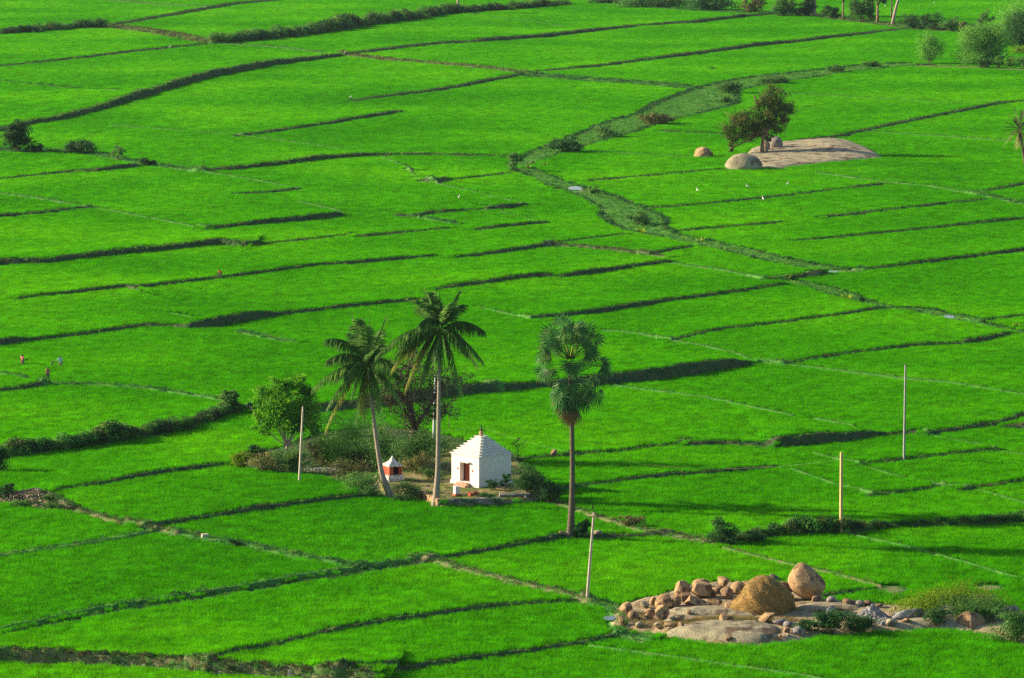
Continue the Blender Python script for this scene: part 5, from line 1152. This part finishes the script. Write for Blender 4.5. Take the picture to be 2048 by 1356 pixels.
for i, (e, m, lb, n_, ls, lo) in enumerate(Y):
    S_('bush', e, m, lb, n=n_, ls=ls, seed=300 + i, lobes=lo, depth=min(4.5, (e[2] - e[0]) / S(e[3]) * .6) if e[2] - e[0] > 60 else None)
g = G(1036, 918); T = tree('sapling', (1036, 918), [(1036,893,12,9,0),(1044,880,9,7,0),(1030,882,8,6,0)], 'leafgrey', 'darkbark', 'thin twiggy sapling behind the shrine right side', n=160, ls=.14, seed=401, trunk_r=.04, fork=.4)
g = G(900, 850); tree('sapling', (898, 862), [(898,815,18,16,0),(908,800,12,10,0)], 'leafred', 'darkbark', 'wispy reddish sapling right of the taller palm trunk', n=200, ls=.14, seed=402, trunk_r=.04, fork=.3)

# ================================================================== poles and wires
tops = {}; M['greypole'] = simple('grey_steel_pole', [(.20, .22, .22), (.30, .32, .32)], 2)
def pole(key, base, top, m, label, r0=.17, r1=.11, sides=4, arm=None):
    g = G(*base); t = at_y(top[0], top[1], g.y) - g; T = thing('utility_pole', g, label, 'pole', 'utility poles in the fields')
    MB().tube([(0, 0, -.4), tuple(t * .5), tuple(t)], [r0, (r0 + r1) / 2, r1], sides).build('post', M[m], T, bevel=.015); tops[key] = g + t
    if arm == 'short':
        MB().box(tuple(t * .81 + Vector((.18, 0, 0))), (.5, .08, .08), tilt=(0, -.5, 0)).build('crossarm', M['brownbark'], T)
    if arm == 'ins':
        MB().box(tuple(t * .955 + Vector((.0, -.1, 0))), (1.0, .09, .09)).build('crossarm', M['tanconcrete'], T)
        MB().tube([tuple(t), (t.x - .06, t.y, t.z + .25), (t.x - .12, t.y, t.z + .4)], [.03, .03, .03], 6).build('pin', M['darkmetal'], T)
        for dx, z in ((-.13, .4), (.3, -.33)):
            MB().lathe([(.04, 0), (.1, .05), (.05, .1), (.09, .16), (.03, .24)], (t.x + dx, t.y - .1, t.z + z - .06), 10).build('insulator', M['darkmetal'], T, smooth=True)
    elif arm:
        MB().lathe([(.03, 0), (.07, .05), (.03, .12)], (t.x, t.y, t.z), 8).build('insulator', M['darkmetal'], T)
pole('A', (598, 966), (606, 813), 'concrete', 'concrete utility pole in front of the broadleaf tree', .14, .1, arm='short')
pole('F', (867, 880), (871, 748), 'paleconcrete', 'blue-grey utility pole half hidden behind the taller palm', .17, .12, arm='pin')
pole('G', (1808, 919), (1811, 730), 'greypole', 'pale grey utility pole furthest back at right', .14, .10, arm='pin')
pole('D', (1682, 1063), (1683, 905), 'tanconcrete', 'yellowish tan utility pole beside the dark hedge bank at right', .18, .15)
pole('E', (1174, 1194), (1188, 1025), 'concrete', 'leaning utility pole with insulators near the rock heap', .14, .1, sides=8, arm='ins')
def wire(a, b_, sag, label, rad=.006):
    n_ = 26; P_ = [a.lerp(b_, i / n_) - Vector((0, 0, sag * 4 * (i / n_) * (1 - i / n_))) - a for i in range(n_ + 1)]
    tag(MB().tube(P_, rad, 5).build('power_line', M['wire'], None, a), label, 'power line')
M['wire'] = simple('aluminium_wire', [(.28, .30, .22), (.36, .38, .28)], 2, rough=.5)
shr = bpy.data.objects['shrine'].location; ft = Vector((shr.x, shr.y, shr.z + .38 + 2.4 + 1.77 + .8))
wire(tops['A'] + Vector((0, 0, -.3)), ft, 1.0, 'thin sagging wire from the concrete pole to the shrine top')
wire(ft, tops['D'] + Vector((0, 0, -.6)), 2.1, 'thin sagging wire from the shrine top to the tan pole')
wire(tops['A'] + Vector((0, 0, -1.4)), tops['F'] + Vector((0, 0, -3)), .8, 'lower wire from the concrete pole toward the palms')

# ================================================================== water
wm, n, l, b = mat('still_water'); b.inputs['Base Color'].default_value = (.10, .13, .14, 1); b.inputs['Roughness'].default_value = .06; b.inputs['Specular IOR Level'].default_value = .8
def pool(cx, cy, wx, wy, label, up=.12):
    r = random.Random(int(cx)); g = G(cx, cy); s = S(cy); sy = s * CAM_H / g.y; V = [(0, 0, 0)]
    for k in range(22): a = k / 22 * 6.2832; q = r.uniform(.8, 1.1); V.append((math.cos(a) * wx / s * q, math.sin(a) * wy / sy * q, 0))
    me = bpy.data.meshes.new('water'); me.from_pydata(V, [], [(0, 1 + k, 1 + (k + 1) % 22) for k in range(22)]); me.materials.append(wm)
    mz = max(gz(g.x + x, g.y + y_) for x, y_, _ in V); tag(link('water', me, None, (g.x, g.y, mz + .02)), label, None, None, 'structure')
for px_, py_, wx_, wy_, lb in POOLS: pool(px_, py_, wx_, wy_, lb)

# ================================================================== egrets
M['egret'] = simple('white_feathers', [(.80, .80, .78), (.86, .86, .84)], 4); M['beak'] = simple('yellow_beak', [(.5, .35, .05), (.6, .4, .08)], 4); M['leg'] = simple('dark_legs', [(.03, .03, .03), (.05, .05, .04)], 4)
def egret(px, py, label, rz=0, k=1.0):
    g = G(px, py); g.z += .12; T = thing('egret', g, label, 'bird', 'white egrets in the rice', rz)
    bm = MB(); bm.tube([(-.34, 0, .40), (-.26, 0, .46), (-.1, 0, .53), (.08, 0, .58), (.17, 0, .62), (.21, 0, .72), (.16, 0, .82), (.19, 0, .92), (.25, 0, .96), (.30, 0, .95)], [.012, .06, .12, .125, .07, .038, .032, .034, .042, .02], 10)
    bm.build('body', M['egret'], T, smooth=True); MB().tube([(.29, 0, .95), (.44, 0, .92)], [.018, .004], 6).build('beak', M['beak'], T)
    for sy in (-.04, .04): MB().tube([(.0, sy, .46), (-.04, sy, .22), (.02, sy, -.1), (.08, sy, -.12)], .013, 5).build('leg', M['leg'], T)
    T.scale = (k, k, k)
for px, py, lb, rz in [(702,200,'white egret standing at the left end of a far bund',.3), (918,402,'white egret alone in the middle-left rice',1.2), (1395,388,'white egret left of two others below the far boulder',2.4), (1495,380,'white egret half sunk in rice below the domed boulder',3.0), (1575,375,'white egret standing highest right below the rock sheet',.9), (1526,405,'white egret lowest of the four below the domed boulder',2.0), (340,99,'white egret on the dark upper left riser',.2), (1868,10,'tiny white egret in the topmost field at right',1.0), (1770,16,'tiny white egret just left of the leaning white trunk',2.0)]: egret(px, py, lb, rz, .95)

# ================================================================== people
M['skin'] = simple('brown_skin', [(.16, .08, .05), (.20, .10, .065)], 6, rough=.6); M['hair'] = simple('black_hair', [(.01, .01, .01), (.02, .018, .016)], 8, rough=.5)
def cloth(nm, a, b_): M[nm] = simple(nm, [a, b_], 5, rough=.9)
cloth('pink_cloth', (.50, .16, .13), (.62, .24, .18)); cloth('blue_cloth', (.32, .55, .66), (.45, .68, .76)); cloth('red_cloth', (.5, .02, .02), (.6, .04, .03)); cloth('check_cloth', (.42, .10, .08), (.52, .34, .16)); cloth('navy_cloth', (.02, .03, .05), (.04, .05, .08)); cloth('tan_cloth', (.25, .17, .12), (.34, .24, .17)); cloth('purple_cloth', (.20, .07, .10), (.28, .10, .13)); cloth('grey_cloth', (.12, .14, .17), (.18, .2, .24))
def skinmesh(name, verts, edges, rad, m, parent, root=0, sub=2):
    me = bpy.data.meshes.new(name); me.from_pydata([tuple(v) for v in verts], edges, []); me.materials.append(m); o = link(name, me, parent)
    o.modifiers.new('skin', 'SKIN'); sv = me.skin_vertices[0].data
    for i, q in enumerate(rad): sv[i].radius = (q, q) if not isinstance(q, tuple) else q
    sv[root].use_root = True; o.modifiers['skin'].use_smooth_shade = True
    sb = o.modifiers.new('sub', 'SUBSURF'); sb.levels = sub; sb.render_levels = sub; return o
def person(px, py, label, pose, shirt, lower, face=0.0, skirt=False, scale=1.0, dz=0.0):
    g = G(px, py); g.z += dz; T = thing('person', g, label, 'person', 'farm workers', face); T.scale = (scale,) * 3
    J = dict(pelvis=(0, 0, .92), waist=(0, 0, 1.05), chest=(0, 0, 1.25), neck=(0, 0, 1.42), head=(0, -.01, 1.50), crown=(0, -.01, 1.60), ls=(.17, 0, 1.38), rs=(-.17, 0, 1.38), le=(.24, .02, 1.12), re=(-.24, .02, 1.12), lw=(.25, -.08, .88), rw=(-.25, -.08, .88),
             lh=(.09, 0, .88), rh=(-.09, 0, .88), lk=(.11, -.02, .48), rk=(-.11, -.02, .48), la=(.12, 0, .08), ra=(-.12, 0, .08), lt=(.13, -.17, .03), rt=(-.13, -.17, .03))
    J.update(pose); J = {k: Vector(v) for k, v in J.items()}
    V = []; E_ = []; Rr = []; ix = {}
    def av(k, p, q): ix[k] = len(V); V.append(p); Rr.append(q)
    for k, q in dict(pelvis=(.14, .1), waist=(.12, .09), chest=(.15, .1), neck=.05, head=.088, crown=.07, ls=.055, rs=.055, le=.038, re=.038, lw=.026, rw=.026, lh=.085, rh=.085, lk=.055, rk=.055, la=.036, ra=.036, lt=.03, rt=.03).items(): av(k, J[k], q)
    for a, b_ in (('pelvis','waist'),('waist','chest'),('chest','neck'),('neck','head'),('head','crown'),('chest','ls'),('chest','rs'),('ls','le'),('rs','re'),('le','lw'),('re','rw'),('pelvis','lh'),('pelvis','rh'),('lh','lk'),('rh','rk'),('lk','la'),('rk','ra'),('la','lt'),('ra','rt')): E_.append((ix[a], ix[b_]))
    for sd in 'lr':                                                       # palm, four unequal fingers, thumb off the side
        w_ = J[sd + 'w']; d = (w_ - J[sd + 'e']).normalized(); sdv = d.cross(Vector((0, 1, .2))).normalized(); av(sd + 'palm', w_ + d * .06, .022); E_.append((ix[sd + 'w'], ix[sd + 'palm']))
        for f in range(4):
            b0 = w_ + d * .09 + sdv * (f - 1.5) * .021; ln = (.062, .074, .078, .06)[f]; av(sd + 'f%d' % f, b0, .009); E_.append((ix[sd + 'palm'], ix[sd + 'f%d' % f])); av(sd + 'm%d' % f, b0 + d * ln * .55 + Vector((0, -.008, 0)), .008); av(sd + 'e%d' % f, b0 + d * ln * .9 + Vector((0, -.03, 0)), .007)
            E_ += [(ix[sd + 'f%d' % f], ix[sd + 'm%d' % f]), (ix[sd + 'm%d' % f], ix[sd + 'e%d' % f])]
        av(sd + 'th', w_ + d * .05 - sdv * .045, .01); av(sd + 'tt', w_ + d * .09 - sdv * .055 + Vector((0, -.02, 0)), .008); E_ += [(ix[sd + 'palm'], ix[sd + 'th']), (ix[sd + 'th'], ix[sd + 'tt'])]
    skinmesh('body', V, E_, Rr, M['skin'], T)
    K = ['pelvis', 'waist', 'chest', 'neck', 'ls', 'rs', 'le', 're']; P_ = [J['pelvis'] * 1, J['waist'], J['chest'], J['chest'].lerp(J['neck'], .75), J['ls'], J['rs'], J['ls'].lerp(J['le'], .95), J['rs'].lerp(J['re'], .95)]
    skinmesh('shirt', P_, [(0, 1), (1, 2), (2, 3), (2, 4), (2, 5), (4, 6), (5, 7)], [(.165, .13), (.15, .12), (.175, .125), .075, .08, .08, .065, .065], M[shirt], T)
    if skirt: skinmesh('skirt', [J['waist'], J['pelvis'], (J['lk'] + J['rk']) / 2, (J['la'] + J['ra']) / 2 + Vector((0, 0, .1))], [(0, 1), (1, 2), (2, 3)], [(.14, .11), (.19, .15), (.21, .18), (.23, .2)], M[lower], T)
    else: skinmesh('trousers', [J['waist'].lerp(J['pelvis'], .5), J['pelvis'], J['lh'], J['rh'], J['lk'], J['rk'], J['la'], J['ra']], [(0, 1), (1, 2), (1, 3), (2, 4), (3, 5), (4, 6), (5, 7)], [(.14, .11), (.155, .12), .1, .1, .075, .075, .06, .06], M[lower], T)
    up = (J['crown'] - J['head']).normalized(); bk = Vector((0, 1, 0)); c0 = J['head'] + up * .055 + bk * .025
    bm = bmesh.new(); bmesh.ops.create_icosphere(bm, subdivisions=3, radius=.115); 
    for v in bm.verts: v.co = Vector((v.co.x * .92, v.co.y * 1.02, v.co.z * .95)); 
    bmesh.ops.delete(bm, geom=[v for v in bm.verts if v.co.z < -.02 and v.co.y < .03 or v.co.z < -.08], context='VERTS')
    me = bpy.data.meshes.new('hair'); bm.to_mesh(me); bm.free(); me.materials.append(M['hair']); link('hair', me, T, c0)
    fc = MB()
    for sx in (-.034, .034): fc.lathe([(.004, -.012), (.013, 0), (.004, .012)], (sx, J['head'].y - .088, J['head'].z + .035), 6)
    fc.build('eyes', M['hair'], T); MB().add([(-.014, J['head'].y - .085, J['head'].z - .01), (.014, J['head'].y - .085, J['head'].z - .01), (0, J['head'].y - .118, J['head'].z - .005), (0, J['head'].y - .088, J['head'].z + .04)], [(0, 1, 2), (0, 2, 3), (1, 3, 2), (0, 3, 1)]).build('nose', M['skin'], T)
    MB().box((0, J['head'].y - .086, J['head'].z - .035), (.045, .012, .012)).build('mouth', M['pinkstone'], T)
    return T, J
T, J = person(96, 766, 'person standing on the bund in checked shirt and dark trousers', dict(lk=(.14, 0, .48), la=(.2, .02, .08), lt=(.24, -.13, .03)), 'check_cloth', 'navy_cloth', face=R(-160))
T, J = person(45, 732, 'person in pink with purple wrap wading in rice at the far left', dict(chest=(0, -.03, 1.25), lw=(.4, -.3, .98), le=(.3, -.05, 1.12)), 'pink_cloth', 'purple_cloth', face=R(150), skirt=True, dz=-.3)
tag(leafclump('seedling_bundle', M['darkveg'], 60, .16, .3, .1, 5), 'dark bundle of seedlings held out by the person in pink', 'bundle'); o = bpy.data.objects['seedling_bundle']; C.objects.link(o); g = bpy.data.objects['person.001'].location; o.location = (g.x + .52, g.y - .1, g.z + .9)
T, J = person(121, 736, 'person in light blue shirt stretching one arm sideways in the rice', dict(rw=(-.62, -.12, 1.0), re=(-.42, -.02, 1.16), chest=(0, -.05, 1.25)), 'blue_cloth', 'tan_cloth', face=R(12), dz=-.3)
g = T.location; o = MB().tube([(0, 0, .1), (-.05, 0, -.05), (-.06, 0, -.5)], [.04, .09, .07], 7).tube([(0, 0, .02), (.25, 0, .05)], .03, 6).build('tool', M['darkmetal'], None, (g.x - .86, g.y - .2, g.z + 1.0)); tag(o, 'dark hanging tool held by the person in light blue', 'tool')
T, J = person(440, 558, 'person in red crouching low by a riser in the middle fields', dict(pelvis=(0, .25, .42), waist=(0, .2, .55), chest=(0, .05, .74), neck=(0, -.04, .88), head=(0, -.1, .93), crown=(0, -.14, 1.02), ls=(.17, .02, .84), rs=(-.17, .02, .84), le=(.24, -.18, .62), re=(-.24, -.18, .62), lw=(.15, -.4, .5), rw=(-.15, -.4, .5),
  lh=(.1, .22, .4), rh=(-.1, .22, .4), lk=(.16, -.18, .46), rk=(-.16, -.18, .46), la=(.13, .05, .08), ra=(-.13, .05, .08), lt=(.14, -.12, .03), rt=(-.14, -.12, .03)), 'red_cloth', 'grey_cloth', face=R(-60), dz=.25)
# ------------------------------------------------------------------ haze
hz = bpy.data.materials.new('haze_air'); hz.use_nodes = True; n = hz.node_tree.nodes; l = hz.node_tree.links
n.remove(n['Principled BSDF']); pv = n.new('ShaderNodeVolumePrincipled'); pv.inputs['Color'].default_value = (.55, .8, 1, 1); pv.inputs['Density'].default_value = .000022; pv.inputs['Anisotropy'].default_value = 0.2
l.new(pv.outputs[0], n['Material Output'].inputs['Volume'])
V = [(x, y, z) for z in (-3, 74) for y in (-60, 13500) for x in (-13600, 13600)]
me = bpy.data.meshes.new('haze'); me.from_pydata(V, [], [(0, 1, 3, 2), (4, 6, 7, 5), (0, 4, 5, 1), (2, 3, 7, 6), (0, 2, 6, 4), (1, 5, 7, 3)]); me.materials.append(hz)
bm_ = bmesh.new(); bm_.from_mesh(me); bmesh.ops.recalc_face_normals(bm_, faces=bm_.faces); bm_.to_mesh(me); bm_.free()
tag(link('haze', me), 'thin pale blue air haze over the whole valley', None, None, 'stuff')
